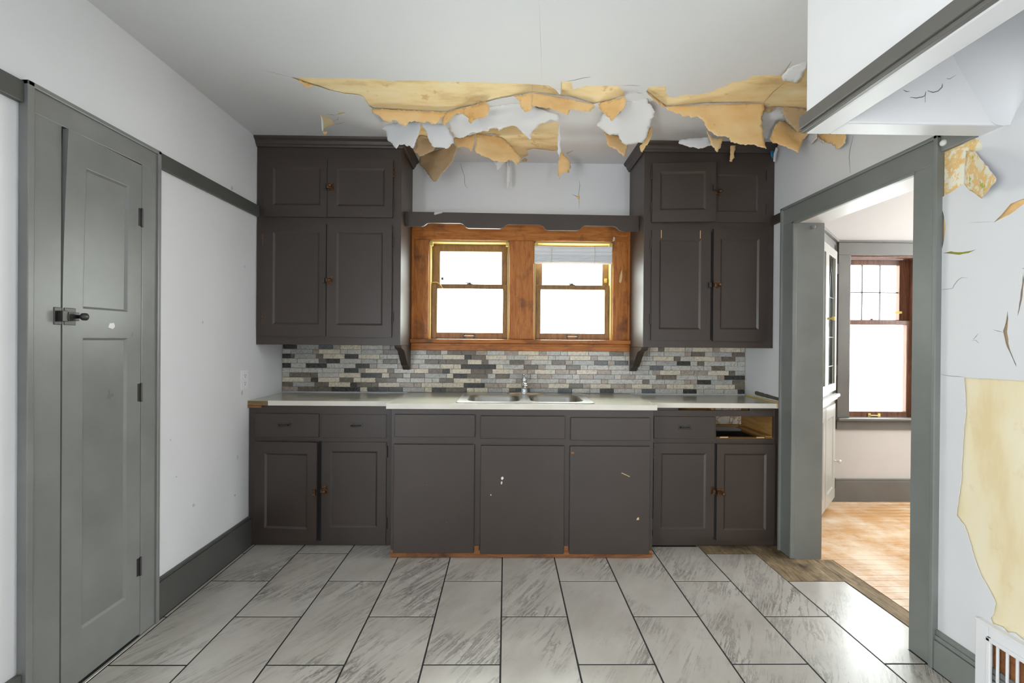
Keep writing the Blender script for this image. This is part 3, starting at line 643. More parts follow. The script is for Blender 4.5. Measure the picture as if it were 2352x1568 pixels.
# tall narrow door on the left wall
d1 = empty('door_1', (XL, 1.77, 0), 'tall narrow grey two-panel pantry door with iron latch', kind='structure')
LW = lambda v: (XL-v[1], v[0], v[2])                  # x along the wall (into depth), y into the wall
def warp(v):
    z = v[2]; k_ = max(0, (z-1.35)/.665); k_ = k_**1.6*max(0, (1.95-v[0])/.35)
    return LW((v[0]+.003*k_, v[1]-.016*k_, z))
dr = pdoor('door_leaf', d1, 'grey_door', 1.598, 1.937, .012, 2.012, 0, .022, [(1.675, 1.868, .20, 1.275), (1.675, 1.868, 1.385, 1.90)], rec=.009, bw_=.008, xf=None, label='warped grey door leaf')
# give the leaf enough vertices to bend, then bend it
import bmesh as _bm
def bend(o, fn, cuts=24):
    c = WC[o.name]; b = _bm.new(); b.from_mesh(o.data)
    for i in range(1, cuts):
        z = .012+2.0*i/cuts-c.z
        _bm.ops.bisect_plane(b, geom=b.verts[:]+b.edges[:]+b.faces[:], plane_co=(0, 0, z), plane_no=(0, 0, 1))
    for v in b.verts: v.co = Vector(fn(v.co+c))
    lo = Vector((min(v.co[i] for v in b.verts) for i in range(3))); hi = Vector((max(v.co[i] for v in b.verts) for i in range(3))); nc = (lo+hi)/2
    for v in b.verts: v.co -= nc
    b.to_mesh(o.data); b.free(); WC[o.name] = nc
    return nc
kids = list(dr.children); bend(dr, warp); dr.location = WC[dr.name]-WC[d1.name]
for c_ in kids: bend(c_, warp, 12); c_.location = WC[c_.name]-WC[dr.name]
boxo('side_casing', 'grey_door', d1, 1.492, 1.594, -.0215, 0, 0, 2.02, .002, LW)
boxo('side_casing', 'grey_door', d1, 1.941, 2.022, -.0215, 0, 0, 2.02, .002, LW)
boxo('head_casing', 'grey_door', d1, 1.492, 2.022, -.0215, 0, 2.018, 2.10, .002, LW)
boxo('back_band', 'grey_door', d1, 1.473, 1.495, -.032, 0, 0, 2.112, .003, LW)
boxo('back_band', 'grey_door', d1, 2.018, 2.036, -.032, 0, 0, 2.112, .003, LW)
boxo('back_band', 'grey_door', d1, 1.473, 2.036, -.032, 0, 2.095, 2.112, .003, LW)
boxo('door_gap', 'black_void', d1, 1.55, 1.96, -.0015, 0, .0, 2.03, 0, LW)
for z in (1.79, 1.045, .30): hinge(d1, 1.937, z, -.0215, .075, 'dark_metal', LW, -1)
latch(dr, 1.604, 1.352, -.022, LW, 'dark_metal', 1.7); catch(d1, 1.594, 1.352, -.0215, LW, 'dark_metal', 1.7)
MB(LW).prism([(1.779, 1.318), (1.80, 1.312), (1.81, 1.322), (1.805, 1.336), (1.785, 1.334)], 'y', -.0226, -.02).build('paint_chip', 'flake_white', dr)

# ------------------------------------------------------------------ sink window (two double-hung sashes in orange wood)
w1 = empty('window_1', (.1, YW, 1.24), 'pair of double-hung windows in orange varnished wood over the sink', kind='structure')
yc = YW-.02
boxo('side_casing', 'orange_wood', w1, -.668, -.552, yc, YW, 1.284, 1.985, .003); boxo('edge_strip', 'orange_wood', w1, -.672, -.656, yc-.008, YW, 1.284, 2.06, .003)
boxo('side_casing', 'orange_wood', w1, .757, .876, yc, YW, 1.284, 1.985, .003); boxo('edge_strip', 'orange_wood', w1, .864, .88, yc-.008, YW, 1.284, 2.06, .003)
boxo('head_casing', 'orange_wood_across', w1, -.668, .876, yc, YW, 1.985, 2.125, .003)
boxo('mullion', 'orange_wood', w1, .02, .194, yc-.004, YW+.08, 1.284, 1.985, .006)
boxo('stool', 'orange_wood_across', w1, -.675, .885, YW-.055, YW+.08, 1.255, 1.284, .006)
boxo('apron', 'orange_wood_across', w1, -.672, .882, YW-.026, YW, 1.236, 1.255, .004); boxo('apron_board', 'orange_wood_across', w1, -.672, .882, YW-.022, YW, 1.203, 1.238, .002)
mat('jamb_yellow', (.55, .40, .12), .45)
for x0, x1 in ((-.552, .02), (.194, .757)):
    for a, b in ((x0-.01, x0+.012), (x1-.012, x1+.01)): boxo('jamb', 'jamb_yellow', w1, a, b, YW-.004, YW+.14, 1.275, 1.985, .002)
    boxo('head_jamb', 'jamb_yellow', w1, x0, x1, YW-.004, YW+.14, 1.972, 1.995, .002)
    boxo('sill', 'orange_wood_across', w1, x0, x1, YW+.06, YW+.15, 1.255, 1.278, .002)
    for nm, z0, z1, yy, g in (('upper_sash', 1.645, 1.972, YW+.075, (.055, .032, .05)), ('lower_sash', 1.281, 1.68, YW+.035, (.042, .032, .033))):
        a, b = x0+.012, x1-.012
        fr = MB()
        fr.box(a, a+g[0], yy, yy+.035, z0, z1).box(b-g[0]*.8, b, yy, yy+.035, z0, z1)
        bot = g[1] if nm == 'upper_sash' else .05
        top = g[2]
        fr.box(a+g[0], b-g[0]*.8, yy, yy+.035, z0, z0+bot).box(a+g[0], b-g[0]*.8, yy, yy+.035, z1-top, z1)
        s_ = fr.build(nm, 'sash_wood', w1, .002)
        boxo('pane', 'window_glass', s_, a+g[0]-.004, b-g[0]*.8+.004, yy+.016, yy+.019, z0+bot-.004, z1-top+.004)
        if nm == 'lower_sash':
            cx = (a+b)/2
            lk = MB().box(cx-.02, cx+.02, yy+.002, yy+.03, z1, z1+.005).lathe((cx, yy+.016, z1+.005), [(.01, 0), (.01, .008), (.004, .01)], 10).box(cx-.03, cx, yy+.01, yy+.02, z1+.007, z1+.013)
            lk.build('sash_lock', 'dark_metal', s_, .001)
            for s2 in (-1, 1): MB().box(cx+s2*.036-.008, cx+s2*.036+.008, yy-.003, yy, z0+.012, z0+.04).build('lift_plate', 'dark_metal', s_)
            MB().tube([(cx-.036, yy-.003, z0+.026), (cx-.034, yy-.014, z0+.026), (cx+.034, yy-.014, z0+.026), (cx+.036, yy-.003, z0+.026)], .0035, 6).build('sash_lift', 'steel', s_, .001)
    for a in (x0+.004, x1-.026): MB().box(a, a+.024, YW-.012, YW+.012, 1.945, 1.975).build('blind_bracket', 'brass_yellow', w1, .002)
mb = MB().box(-.475, -.458, YW+.068, YW+.076, 1.712, 1.732).lathe((-.467, YW+.07, 1.722), [(.007, 0), (.007, -.012), (.003, -.014)], 8, 'y'); mb.build('sash_pin', 'dark_metal', w1)
MB().box(.715, .735, YW+.066, YW+.076, 1.705, 1.735).lathe((.722, YW+.07, 1.72), [(.008, 0), (.006, -.012), (.003, -.014)], 8, 'y').build('sash_pin', 'brass_yellow', w1)
MB().tube([(-.54, YW+.03, 1.688), (-.50, YW+.018, 1.69), (-.475, YW+.012, 1.675), (-.455, YW+.01, 1.645)], .0035, 6).build('cord_end', 'jamb_yellow', w1, smooth=True, label='frayed cord hanging over the meeting rail')
MB().prism([(.80, 1.70), (.812, 1.69), (.818, 1.705), (.823, 1.74), (.82, 1.79), (.812, 1.765)], 'y', yc-.001, yc+.001).build('paint_chip', 'flake_tan', w1)
MB().prism([(.752, 1.985), (.766, 1.99), (.77, 2.012), (.757, 2.02)], 'y', yc-.0015, yc+.001).build('paper_scrap', 'paper_scrap', w1)

# crumpled mini blind raised on the right window
bl = empty('mini_blind', (.475, YW+.01, 1.95), 'bent white mini blind bunched up on the right sink window', 'blind')
def slat(z0, z1, sag, y0, nm='slat', tilt=0, m_='blind_plastic'):
    mb = MB(); rings = []
    for i in range(15):
        t_ = i/14; x = .198+.553*t_; dz = sag*4*t_*(1-t_)
        rings.append([Vector((x, y0, z0-dz)), Vector((x, y0-.012, (z0+z1)/2-dz)), Vector((x, y0-.006+tilt, z1-dz)), Vector((x, y0+.002+tilt, z1-dz)), Vector((x, y0-.008, (z0+z1)/2-dz)), Vector((x, y0+.004, z0-dz))])
    mb.loft(rings); return mb.build(nm, m_, bl, smooth=False)
slat(1.918, 1.955, .008, YW-.004, 'top_slat'); slat(1.893, 1.916, .002, YW-.006)
for i in range(5): slat(1.846+i*.009, 1.858+i*.009, .001, YW-.004-.0015*(i % 2), tilt=.003)
slat(1.826, 1.845, -.001, YW-.004, 'bottom_rail')
for x in (.318, .625): MB().tube([(x, YW-.019, 1.95), (x+.003, YW-.02, 1.90), (x-.002, YW-.02, 1.83)], .0016, 5).build('ladder_cord', 'laminate_edge', bl)

# ------------------------------------------------------------------ next room: window and corner cabinet
w2 = empty('window_2', (3.03, YD, .6), 'tall window with six small panes over one in the next room', kind='structure')
gd = 'grey_dining_trim'
boxo('side_casing', gd, w2, 2.665, 2.765, YD-.02, YD, .677, 1.985, .003); boxo('side_casing', gd, w2, 3.33, 3.43, YD-.02, YD, .677, 1.985, .003)
boxo('head_casing', gd, w2, 2.665, 3.43, YD-.02, YD, 1.985, 2.085, .003); boxo('head_cap', gd, w2, 2.655, 3.44, YD-.028, YD, 2.085, 2.102, .004)
boxo('stool', gd, w2, 2.655, 3.44, YD-.05, YD+.06, .655, .677, .006); boxo('apron', gd, w2, 2.665, 3.43, YD-.018, YD, .582, .655, .003)
boxo('jamb', 'redbrown_wood', w2, 2.74, 2.762, YD-.002, YD+.13, .66, 1.99, .002); boxo('jamb', 'redbrown_wood', w2, 3.325, 3.345, YD-.002, YD+.13, .66, 1.99, .002)
boxo('head_jamb', 'redbrown_wood', w2, 2.76, 3.325, YD-.002, YD+.13, 1.968, 1.992, .002)
def sash2(nm, z0, z1, yy, l, r_, top, bot):
    mb = MB().box(2.762, 2.762+l, yy, yy+.035, z0, z1).box(3.325-r_, 3.325, yy, yy+.035, z0, z1).box(2.762+l, 3.325-r_, yy, yy+.035, z0, z0+bot).box(2.762+l, 3.325-r_, yy, yy+.035, z1-top, z1)
    s_ = mb.build(nm, 'redbrown_wood', w2, .002); boxo('pane', 'window_glass', s_, 2.76+l, 3.327-r_, yy+.016, yy+.019, z0+bot-.003, z1-top+.003); return s_
us = sash2('upper_sash', 1.435, 1.965, YD+.075, .04, .08, .045, .035); ls = sash2('lower_sash', .66, 1.462, YD+.03, .03, .055, .035, .06)
for x in (2.945, 3.095): boxo('muntin', 'dark_metal', us, x-.004, x+.004, YD+.088, YD+.1, 1.47, 1.92)
boxo('muntin', 'dark_metal', us, 2.80, 3.25, YD+.088, YD+.1, 1.692, 1.70)
MB().box(2.96, 3.02, YD+.032, YD+.06, 1.462, 1.468).lathe((2.99, YD+.045, 1.468), [(.01, 0), (.01, .008), (.004, .01)], 8).build('sash_lock', 'redbrown_wood', ls)
MB().box(2.955, 2.975, YD+.025, YD+.03, .675, .705).box(3.035, 3.055, YD+.025, YD+.03, .675, .705).tube([(2.965, YD+.027, .69), (2.967, YD+.015, .69), (3.043, YD+.015, .69), (3.045, YD+.027, .69)], .0045, 6).build('sash_lift', 'brass_yellow', ls)
MB().box(3.19, 3.255, YD+.06, YD+.072, 1.522, 1.54).lathe((3.2, YD+.062, 1.531), [(.012, 0), (.01, -.012), (.003, -.014)], 8, 'y').build('sash_bolt', 'brass_yellow', w2)

DG = lambda v: (1.935+(v[0]-v[1])*.70711, 2.86+(v[0]+v[1])*.70711, v[2])
cc = empty('corner_cabinet', (2.15, 3.30, 0), 'pale grey corner china cabinet with leaded glass door beyond the doorway', 'cabinet')
MB(DG).prism([(0, 0), (1.02, 0), (.51, .50)], 'z', .02, .83).build('lower_carcass', 'pale_cabinet', cc)
MB(DG).box(0, .09, 0, .02, .83, 2.06).box(.93, 1.02, 0, .02, .83, 2.06).box(0, 1.02, 0, .02, 2.0, 2.085).box(0, 1.02, 0, .02, .83, .90).build('face_frame', 'grey_dining_trim', cc, .002)
for a_, z_ in ((.022, 2.04), (.04, 1.25), (.04, 1.6)): MB(DG).prism([(.02, a_), (1.0, a_), (.51, .49)], 'z', z_, z_+.012).build('shelf', 'white_trim', cc)
MB(DG).prism([(.0, .02), (.02, .02), (.51, .49), (.51, .51)], 'z', .83, 2.06).prism([(1.0, .02), (1.02, .02), (.51, .51), (.51, .49)], 'z', .83, 2.06).build('back_boards', 'white_trim', cc)
MB(DG).box(-.0, 1.03, -.02, .03, 2.085, 2.105).build('cornice', 'grey_dining_trim', cc, .005)
MB(DG).box(-.0, 1.045, -.035, .05, .845, .872).box(.0, 1.035, -.02, .03, .825, .845).build('ledge', 'white_trim', cc, .008)
gdn = MB(DG)
for b in ((.545, .60, .905, 1.995), (.865, .925, .905, 1.995), (.60, .865, .905, .965), (.60, .865, 1.93, 1.995)): gdn.box(b[0], b[1], -.022, .0, b[2], b[3])
gdo = gdn.build('glass_door', 'pale_cabinet', cc, .003)
boxo('pane', 'window_glass', gdo, .598, .867, -.013, -.010, .963, 1.932, 0, DG)
ld = MB(DG); 
for pts in ([(.66, -.012, .965), (.66, -.012, 1.62), (.70, -.012, 1.80), (.80, -.012, 1.93)], [(.80, -.012, .965), (.80, -.012, 1.62), (.76, -.012, 1.80), (.66, -.012, 1.93)], [(.60, -.012, 1.62), (.865, -.012, 1.62)], [(.60, -.012, 1.32), (.865, -.012, 1.32)], [(.60, -.012, 1.10), (.865, -.012, 1.10)], [(.60, -.012, 1.5), (.68, -.012, 1.74), (.735, -.012, 1.93)]):
    ld.tube(pts, .004, 5)
ld.build('leading', 'dark_metal', gdo)
MB(DG).lathe((.575, -.022, 1.455), [(.012, 0), (.006, -.004), (.006, -.02), (.014, -.026), (.014, -.038), (.006, -.044)], 10, 'y').build('door_knob', 'brass_yellow', gdo, smooth=True)
gd2 = MB(DG)
for b in ((.10, .15, .905, 1.995), (.49, .54, .905, 1.995), (.15, .49, .905, .965), (.15, .49, 1.93, 1.995)): gd2.box(b[0], b[1], -.022, .0, b[2], b[3])
gd2o = gd2.build('glass_door', 'pale_cabinet', cc, .003); boxo('pane', 'window_glass', gd2o, .148, .492, -.013, -.010, .963, 1.932, 0, DG)
for z in (1.86, 1.06): hinge(gdo, .928, z, -.018, .075, 'dark_metal', DG, 1)
ldo = pdoor('door', cc, 'pale_cabinet', .545, .925, .06, .80, 0, .02, [(.62, .85, .15, .71)], xf=DG)
pdoor('door', cc, 'pale_cabinet', .10, .535, .06, .80, 0, .02, [(.18, .46, .15, .71)], xf=DG)
MB(DG).lathe((.90, -.02, .355), [(.012, 0), (.006, -.004), (.006, -.02), (.016, -.028), (.016, -.038), (.006, -.046)], 10, 'y').build('door_knob', 'chrome', ldo, smooth=True)
for z in (.72, .17): hinge(ldo, .928, z, -.016, .075, 'dark_metal', DG, 1)
# ------------------------------------------------------------------ upper cabinets
BC = 'brown_cabinet'
YU = 2.858
def crown(parent, x0, x1, side):
    """bed moulding along the front and round the window-side end"""
    pr = [(0, 2.487), (-.010, 2.487), (-.013, 2.497), (-.02, 2.503), (-.026, 2.52), (-.04, 2.531), (-.044, 2.5435), (0, 2.5435)]
    mb = MB(); xe = x1 if side > 0 else x0
    rings = []
    A_ = [Vector(((x0 if side > 0 else x1), YU+p, z)) for p, z in pr]
    B_ = [Vector((xe-side*p, YU+p, z)) for p, z in pr]
    C_ = [Vector((xe-side*p, YW, z)) for p, z in pr]
    mb.loft([A_, B_, C_]); return mb.build('crown', BC, parent)
def bracket(parent, x0, x1):
    pr = [(YW-.014, 1.066), (YW-.014, 1.2415), (2.90, 1.2415), (2.905, 1.228), (2.925, 1.218), (2.96, 1.212), (2.985, 1.204), (3.005, 1.188), (3.03, 1.165), (3.06, 1.135), (3.10, 1.10), (3.145, 1.085), (3.155, 1.066)]
    return MB().prism(pr, 'x', x0, x1).build('bracket', BC, parent, .002)
def upper(name, loc, label, x0, x1, side, doors, mid):
    t_ = empty(name, loc, label, 'cabinet')
    body = MB().box(x0, x1, YU, YW-.001, 1.24, 2.5435); body.build('body', BC, t_, .002)
    crown(t_, x0, x1, side)
    return t_
lu = upper('wall_cabinet', (-1.13, 3.0, 1.24), 'dark brown-grey wall cabinet left of the sink window', XL+.002, -.672, 1, None, None)
bracket(lu, -.722, -.676)
T = .012
a = pdoor('door', lu, BC, -1.527, -1.136, 2.047, 2.412, YU, T, [(-1.475, -1.178, 2.12, 2.355)])
b = pdoor('door', lu, BC, -1.132, -.722, 2.047, 2.412, YU, T+.004, [(-1.073, -.773, 2.117, 2.352)])
c = pdoor('door', lu, BC, -1.535, -1.14, 1.293, 2.004, YU, T, [(-1.474, -1.183, 1.368, 1.95)])
d = pdoor('door', lu, BC, -1.133, -.725, 1.291, 2.001, YU, T+.006, [(-1.072, -.782, 1.366, 1.951)])
latch(b, -1.127, 2.236, YU-T-.004); catch(a, -1.137, 2.236, YU-T)
latch(d, -1.128, 1.646, YU-T-.006); catch(c, -1.141, 1.646, YU-T)
for z in (2.345, 2.14): hinge(a, -1.531, z, YU-.004, .06)
for z in (2.335, 2.13): hinge(b, -.718, z, YU-.004, .06, 'rusty_metal' if z > 2.2 else BC)
for z in (1.90, 1.42): hinge(c, -1.540, z, YU-.004, .06, 'rusty_metal'); hinge(d, -.720, z, YU-.004, .06)

ru = upper('wall_cabinet', (1.29, 3.0, 1.24), 'dark brown-grey wall cabinet right of the sink window with upper door ajar', .876, XR-.002, -1, None, None)
bracket(ru, .880, .926)
xa = rotz(.924, YU, -5.0)
a = pdoor('door', ru, BC, .924, 1.316, 2.037, 2.41, YU, T+.004, [(.974, 1.254, 2.112, 2.353)], xf=xa, label='small cabinet door standing ajar')
b = pdoor('door', ru, BC, 1.322, 1.658, 2.043, 2.407, YU, T-.006, [(1.345, 1.604, 2.112, 2.347)])
c = pdoor('door', ru, BC, .924, 1.303, 1.287, 1.99, YU, T, [(.974, 1.24, 1.356, 1.927)])
d = pdoor('door', ru, BC, 1.318, 1.662, 1.283, 2.0, YU, T+.008, [(1.362, 1.61, 1.358, 1.938)])
latch(b, 1.326, 2.232, YU-T+.006); catch(a, 1.312, 2.246, YU-T-.004, xa)
latch(d, 1.324, 1.640, YU-T-.008); catch(c, 1.302, 1.64, YU-T)
for z in (2.345, 2.13): hinge(a, .920, z, YU-.004, .06); hinge(b, 1.663, z, YU-.004, .06)
for z in (1.90, 1.42): hinge(c, .920, z, YU-.004, .06); hinge(d, 1.667, z, YU-.004, .06)
boxo('door_gap', 'black_void', ru, 1.304, 1.317, YU-.001, YU+.001, 1.29, 1.985)
for x in (.984, 1.234): boxo('paint_line', 'flake_tan', c, x-.0018, x+.0018, YU-T-.0008, YU-T+.001, 1.937, 1.988)

# scalloped valance between the cabinets
pr = [(-.671, 2.027), (-.555, 2.027)]
for x0 in (-.555, -.042, .452):
    s_ = 1
# outline left to right along the scalloped lower edge, then back along the top
low = [(-.671, 2.022), (-.56, 2.022), (-.543, 2.028), (-.525, 2.042), (-.505, 2.046), (-.305, 2.046), (-.288, 2.040), (-.272, 2.022), (-.255, 2.014), (-.042, 2.014), (-.022, 2.022), (-.006, 2.038), (.012, 2.042), (.215, 2.042), (.236, 2.034), (.25, 2.014), (.268, 2.006), (.46, 2.006), (.482, 2.014), (.498, 2.032), (.516, 2.038), (.705, 2.038), (.726, 2.03), (.742, 2.012), (.762, 2.006), (.875, 2.006)]
vl = MB().prism(low+[(.875, 2.108), (-.671, 2.118)], 'y', 2.955, 2.975).build('valance', BC, None, .0015)
tag(vl, 'dark scalloped wooden valance board across the top of the sink window', 'valance')
MB().prism([(-.48, 2.103), (-.474, 2.098), (-.425, 2.112), (-.428, 2.117), (-.475, 2.117)], 'y', 2.953, 2.955).build('paper_scrap', 'paper_scrap', vl)

# ------------------------------------------------------------------ base cabinets
YS, YC = 2.784, 2.6325
lb = empty('base_cabinet', (-1.16, 2.98, 0), 'dark base cabinet at the left wall with two drawers and a door ajar', 'cabinet')
MB().box(XL+.002, -.672, YS, YW-.002, .004, .866).build('body', BC, lb, .002)
def pull(parent, x, z, y, w_=.028, m_='dark_metal'):
    mb = MB()
    for s_ in (-1, 1): mb.box(x+s_*w_-.011, x+s_*w_+.011, y-.003, y, z-.014, z+.014)
    mb.tube([(x-w_, y-.003, z), (x-w_+.002, y-.018, z), (x-w_+.012, y-.022, z-.002), (x+w_-.012, y-.022, z-.002), (x+w_-.002, y-.018, z), (x+w_, y-.003, z)], .0045, 7)
    return mb.build('pull', m_, parent, .0008)
def drawer(parent, x0, x1, z0, z1, y, t_, nm='drawer'):
    return boxo(nm, BC, parent, x0, x1, y-t_, y, z0, z1, .003)
a = drawer(lb, -1.541, -1.15, .672, .817, YS, .012); pull(a, -1.359, .747, YS-.012)
b = drawer(lb, -1.132, -.735, .668, .813, YS, .004); pull(b, -.922, .745, YS-.004)
xb = rotz(-1.54, YS, -4.)
c = pdoor('door', lb, BC, -1.54, -1.146, .045, .645, YS, .012, [(-1.475, -1.205, .115, .575)], xf=xb, label='dark cabinet door standing slightly open')
d = pdoor('door', lb, BC, -1.132, -.735, .012, .643, YS, .008, [(-1.075, -.79, .118, .585)])
catch(c, -1.148, .345, YS-.012, xb, 'rusty_metal'); latch(d, -1.126, .348, YS-.008)
for z in (.585, .14): hinge(c, -1.545, z, YS-.002, .065); hinge(d, -.731, z, YS-.002, .065)
boxo('door_gap', 'black_void', lb, -1.152, -1.133, YS-.001, YS+.001, .03, .648)

sb = empty('sink_cabinet', (.10, 2.9, 0), 'wide dark sink base cabinet with three flat doors and bare wood toe strip', 'cabinet')
MB().box(-.668, .873, YC, YC+.02, .045, .873).build('front_panel', BC, sb, .002)
MB().box(-.668, -.65, YC+.02, YW-.002, .045, .873).build('side_panel', BC, sb); MB().box(.855, .873, YC+.02, YW-.002, .045, .873).build('side_panel', BC, sb); MB().box(-.65, .855, YC+.02, YW-.002, .045, .06).build('bottom_panel', BC, sb)
boxo('toe_strip', 'toe_wood', sb, -.668, .873, YC-.002, YC+.05, .002, .045, .002, label='bare reddish wood strip at the floor')
for x0, x1, z0, z1 in ((-.647, -.178, .710, .842), (-.146, .349, .703, .836), (.384, .850, .695, .829)): drawer(sb, x0, x1, z0, z1, YC, .014, 'false_drawer_front')
fd = []
for x0, x1, z0, z1 in ((-.65, -.18, .033, .668), (-.143, .347, .028, .663), (.38, .85, .028, .662)): fd.append(boxo('door', BC, sb, x0, x1, YC-.016, YC, z0, z1, .003))
for x in (-.165, .362): boxo('bare_wood_patch', 'toe_wood', sb, x-.013, x+.013, YC-.003, YC, .045, .07)
def chip(parent, px, y, m_):
    pts = [onY(y, *q) for q in px]; return MB().prism([(p.x, p.z) for p in pts], 'y', y-.0008, y+.0005).build('paint_chip', m_, parent)
yy = YC-.0162
chip(fd[1], [(1151,1096),(1155,1094),(1157,1098),(1154,1102),(1151,1100)], yy, 'flake_white'); chip(fd[1], [(1151,1105),(1154,1106),(1153,1112),(1150,1111)], yy, 'flake_white')
chip(fd[1], [(1127,1134),(1129,1136),(1128,1138),(1126,1137)], yy, 'flake_white'); chip(fd[2], [(1463,1190),(1467,1187),(1468,1193),(1462,1194)], yy, 'flake_tan')
chip(fd[2], [(1428,1085),(1447,1094),(1446,1095),(1427,1086)], yy, 'flake_tan'); chip(fd[2], [(1311,1038),(1318,1037),(1319,1042),(1313,1042)], yy, 'toe_wood')

rb = empty('base_cabinet', (1.29, 2.98, 0), 'dark base cabinet by the doorway with one drawer missing', 'cabinet')
x0, x1 = .876, XR-.004
fm = MB()          # face frame with the open drawer bay and the slot under the worktop
fm.box(x0, 1.318, YS, YS+.02, .004, .850).box(1.318, 1.682, YS, YS+.02, .004, .676).box(1.682, x1, YS, YS+.02, .004, .866).box(1.318, 1.682, YS, YS+.02, .813, .850)
fm.box(x0, 1.079, YS, YS+.02, .850, .866).box(1.528, 1.682, YS, YS+.02, .850, .866)
fm.build('face_frame', BC, rb, .0015)
MB().box(x0, x0+.015, YS+.02, YW-.002, .004, .866).box(x1-.015, x1, YS+.02, YW-.002, .004, .866).box(x0, x1, YW-.03, YW-.002, .004, .64).box(x0+.015, x1-.015, YS+.02, YW-.03, .004, .03).build('carcass', BC, rb)
boxo('bay_side', 'raw_wood', rb, 1.684, x1-.016, YS+.02, YW-.02, .64, .86); boxo('bay_side', 'raw_wood', rb, 1.296, 1.312, YS+.02, YW-.02, .64, .86)
boxo('bay_back', 'peeled_back', rb, 1.312, 1.684, YW-.02, YW-.006, .69, .86, label='peeling white board at the back of the empty drawer bay')
boxo('drawer_runner', 'raw_wood', rb, 1.64, 1.684, YS+.02, YW-.02, .672, .688); boxo('back_rail', 'raw_wood', rb, 1.312, 1.684, YW-.06, YW-.02, .678, .692)
boxo('front_rail', 'raw_wood', rb, 1.318, 1.682, YS+.003, YS+.04, .664, .678); boxo('bay_floor', 'black_void', rb, 1.312, 1.64, YS+.04, YW-.03, .60, .61)
for x in (1.345, 1.575): MB().prism([(x, YS+.004), (x+.05, YS+.004), (x+.062, YS+.022), (x+.008, YS+.022)], 'z', .678, .683).build('drawer_stop', 'flake_tan', rb, .001)
boxo('slot_board', 'raw_wood', rb, 1.0, 1.35, YS+.08, YS+.1, .80, .866)
a = drawer(rb, .925, 1.308, .672, .812, YS, .006); pull(a, 1.118, .744, YS-.006)
b = pdoor('door', rb, BC, .925, 1.306, .06, .645, YS, .008, [(.972, 1.252, .112, .582)])
c = pdoor('door', rb, BC, 1.318, 1.684, .042, .642, YS, .016, [(1.362, 1.628, .108, .584)])
latch(c, 1.322, .343, YS-.016); catch(b, 1.305, .35, YS-.008, m='rusty_metal')
for z in (.585, .14): hinge(c, 1.688, z, YS-.002, .065); hinge(b, .921, z, YS-.002, .065)
boxo('door_gap', 'black_void', rb, 1.305, 1.319, YS-.001, YS+.001, .04, .645)

# ------------------------------------------------------------------ worktop, sink, faucet
ct = empty('worktop', (.07, 2.95, .87), 'pale greenish laminate worktop running wall to wall', 'worktop')
YE = 2.764; ZS, ZC = .897, .904
def slab(mb, x0, x1, y0, y1, z1): mb.box(x0, x1, y0, y1, z1-.029, z1)
s_ = MB(); slab(s_, XL+.001, -.692, YE+.002, YW-.001, ZS); slab(s_, .887, XR-.012, YE+.002, YW-.001, ZS)
HX0, HX1, HY0, HY1 = -.268, .508, 2.69, 3.12
for q in ((-.692, HX0, 2.615, YW-.001), (HX1, .887, 2.615, YW-.001), (HX0, HX1, 2.615, HY0), (HX0, HX1, HY1, YW-.001)): slab(s_, *q, ZC)
s_.build('top', 'laminate', ct)
boxo('edge_band', 'laminate_edge', ct, -1.455, -.6925, YE, YE+.002, ZS-.029, ZS+.0005); boxo('edge_band', 'laminate_edge', ct, .8875, XR-.03, YE, YE+.002, ZS-.029, ZS+.0005)
boxo('edge_band', 'laminate_edge', ct, -.692, .887, 2.613, 2.615, ZC-.029, ZC+.0005)
boxo('edge_band', 'laminate_edge', ct, -.694, -.692, 2.613, YE+.004, ZC-.029, ZC+.0005); boxo('edge_band', 'laminate_edge', ct, .887, .889, 2.613, YE+.004, ZC-.029, ZC+.0005)
wood('core_board', (.09, .06, .025), (.20, .14, .06), (.28, .21, .10), .8, 8, (1, 5, 9), .4)
MB().prism([(-1.578, .868), (-1.455, .868), (-1.458, .896), (-1.578, .896)], 'y', YE+.0005, YE+.004).build('bare_core', 'core_board', ct, label='brown core showing where the edge band broke off')
MB().box(XL+.003, -1.50, YE+.004, YE+.018, .853, .8655).build('broken_chip', 'toe_wood', lb); boxo('bare_core', 'flake_tan', ct, XR-.030, XR-.013, YE-.002, YE+.01, ZS-.03, ZS)
MB().tube([(XR-.012, 3.16, ZS+.002), (XR-.014, 3.0, ZS+.003), (XR-.016, 2.77, ZS+.003)], .006, 6).build('caulk_line', 'brass_yellow', ct); 

def rrect(x0, x1, y0, y1, r, z, n=5):
    out = []
    for cx, cy, a0 in ((x1-r, y1-r, 0), (x0+r, y1-r, 90), (x0+r, y0+r, 180), (x1-r, y0+r, 270)):
        for i in range(n+1):
            a = math.radians(a0+90*i/n); out.append(Vector((cx+r*math.cos(a), cy+r*math.sin(a), z)))
    return out
sk = empty('sink', (.12, 2.9, ZC), 'double-bowl stainless steel sink set in the worktop', 'sink')
SX0, SX1, SY0, SY1 = -.294, .534, 2.662, 3.165
bowls = ((-.236, .092, 2.708, 3.045), (.152, .482, 2.708, 3.045))
zt = ZC+.004
outer_ = rrect(SX0, SX1, SY0, SY1, .03, zt); hs = [rrect(*q, .075, zt) for q in bowls]
polys = [outer_]+hs; mb = MB(); mb.add([p for q in polys for p in q], tessellate_polygon(polys))
lowr = rrect(SX0-.004, SX1+.004, SY0-.004, SY1+.004, .033, ZC+.0005)
n_ = len(outer_); b0 = len(mb.v); mb.add(outer_+lowr, [(i, (i+1) % n_, n_+(i+1) % n_, n_+i) for i in range(n_)])
mb.build('rim', 'steel', sk)
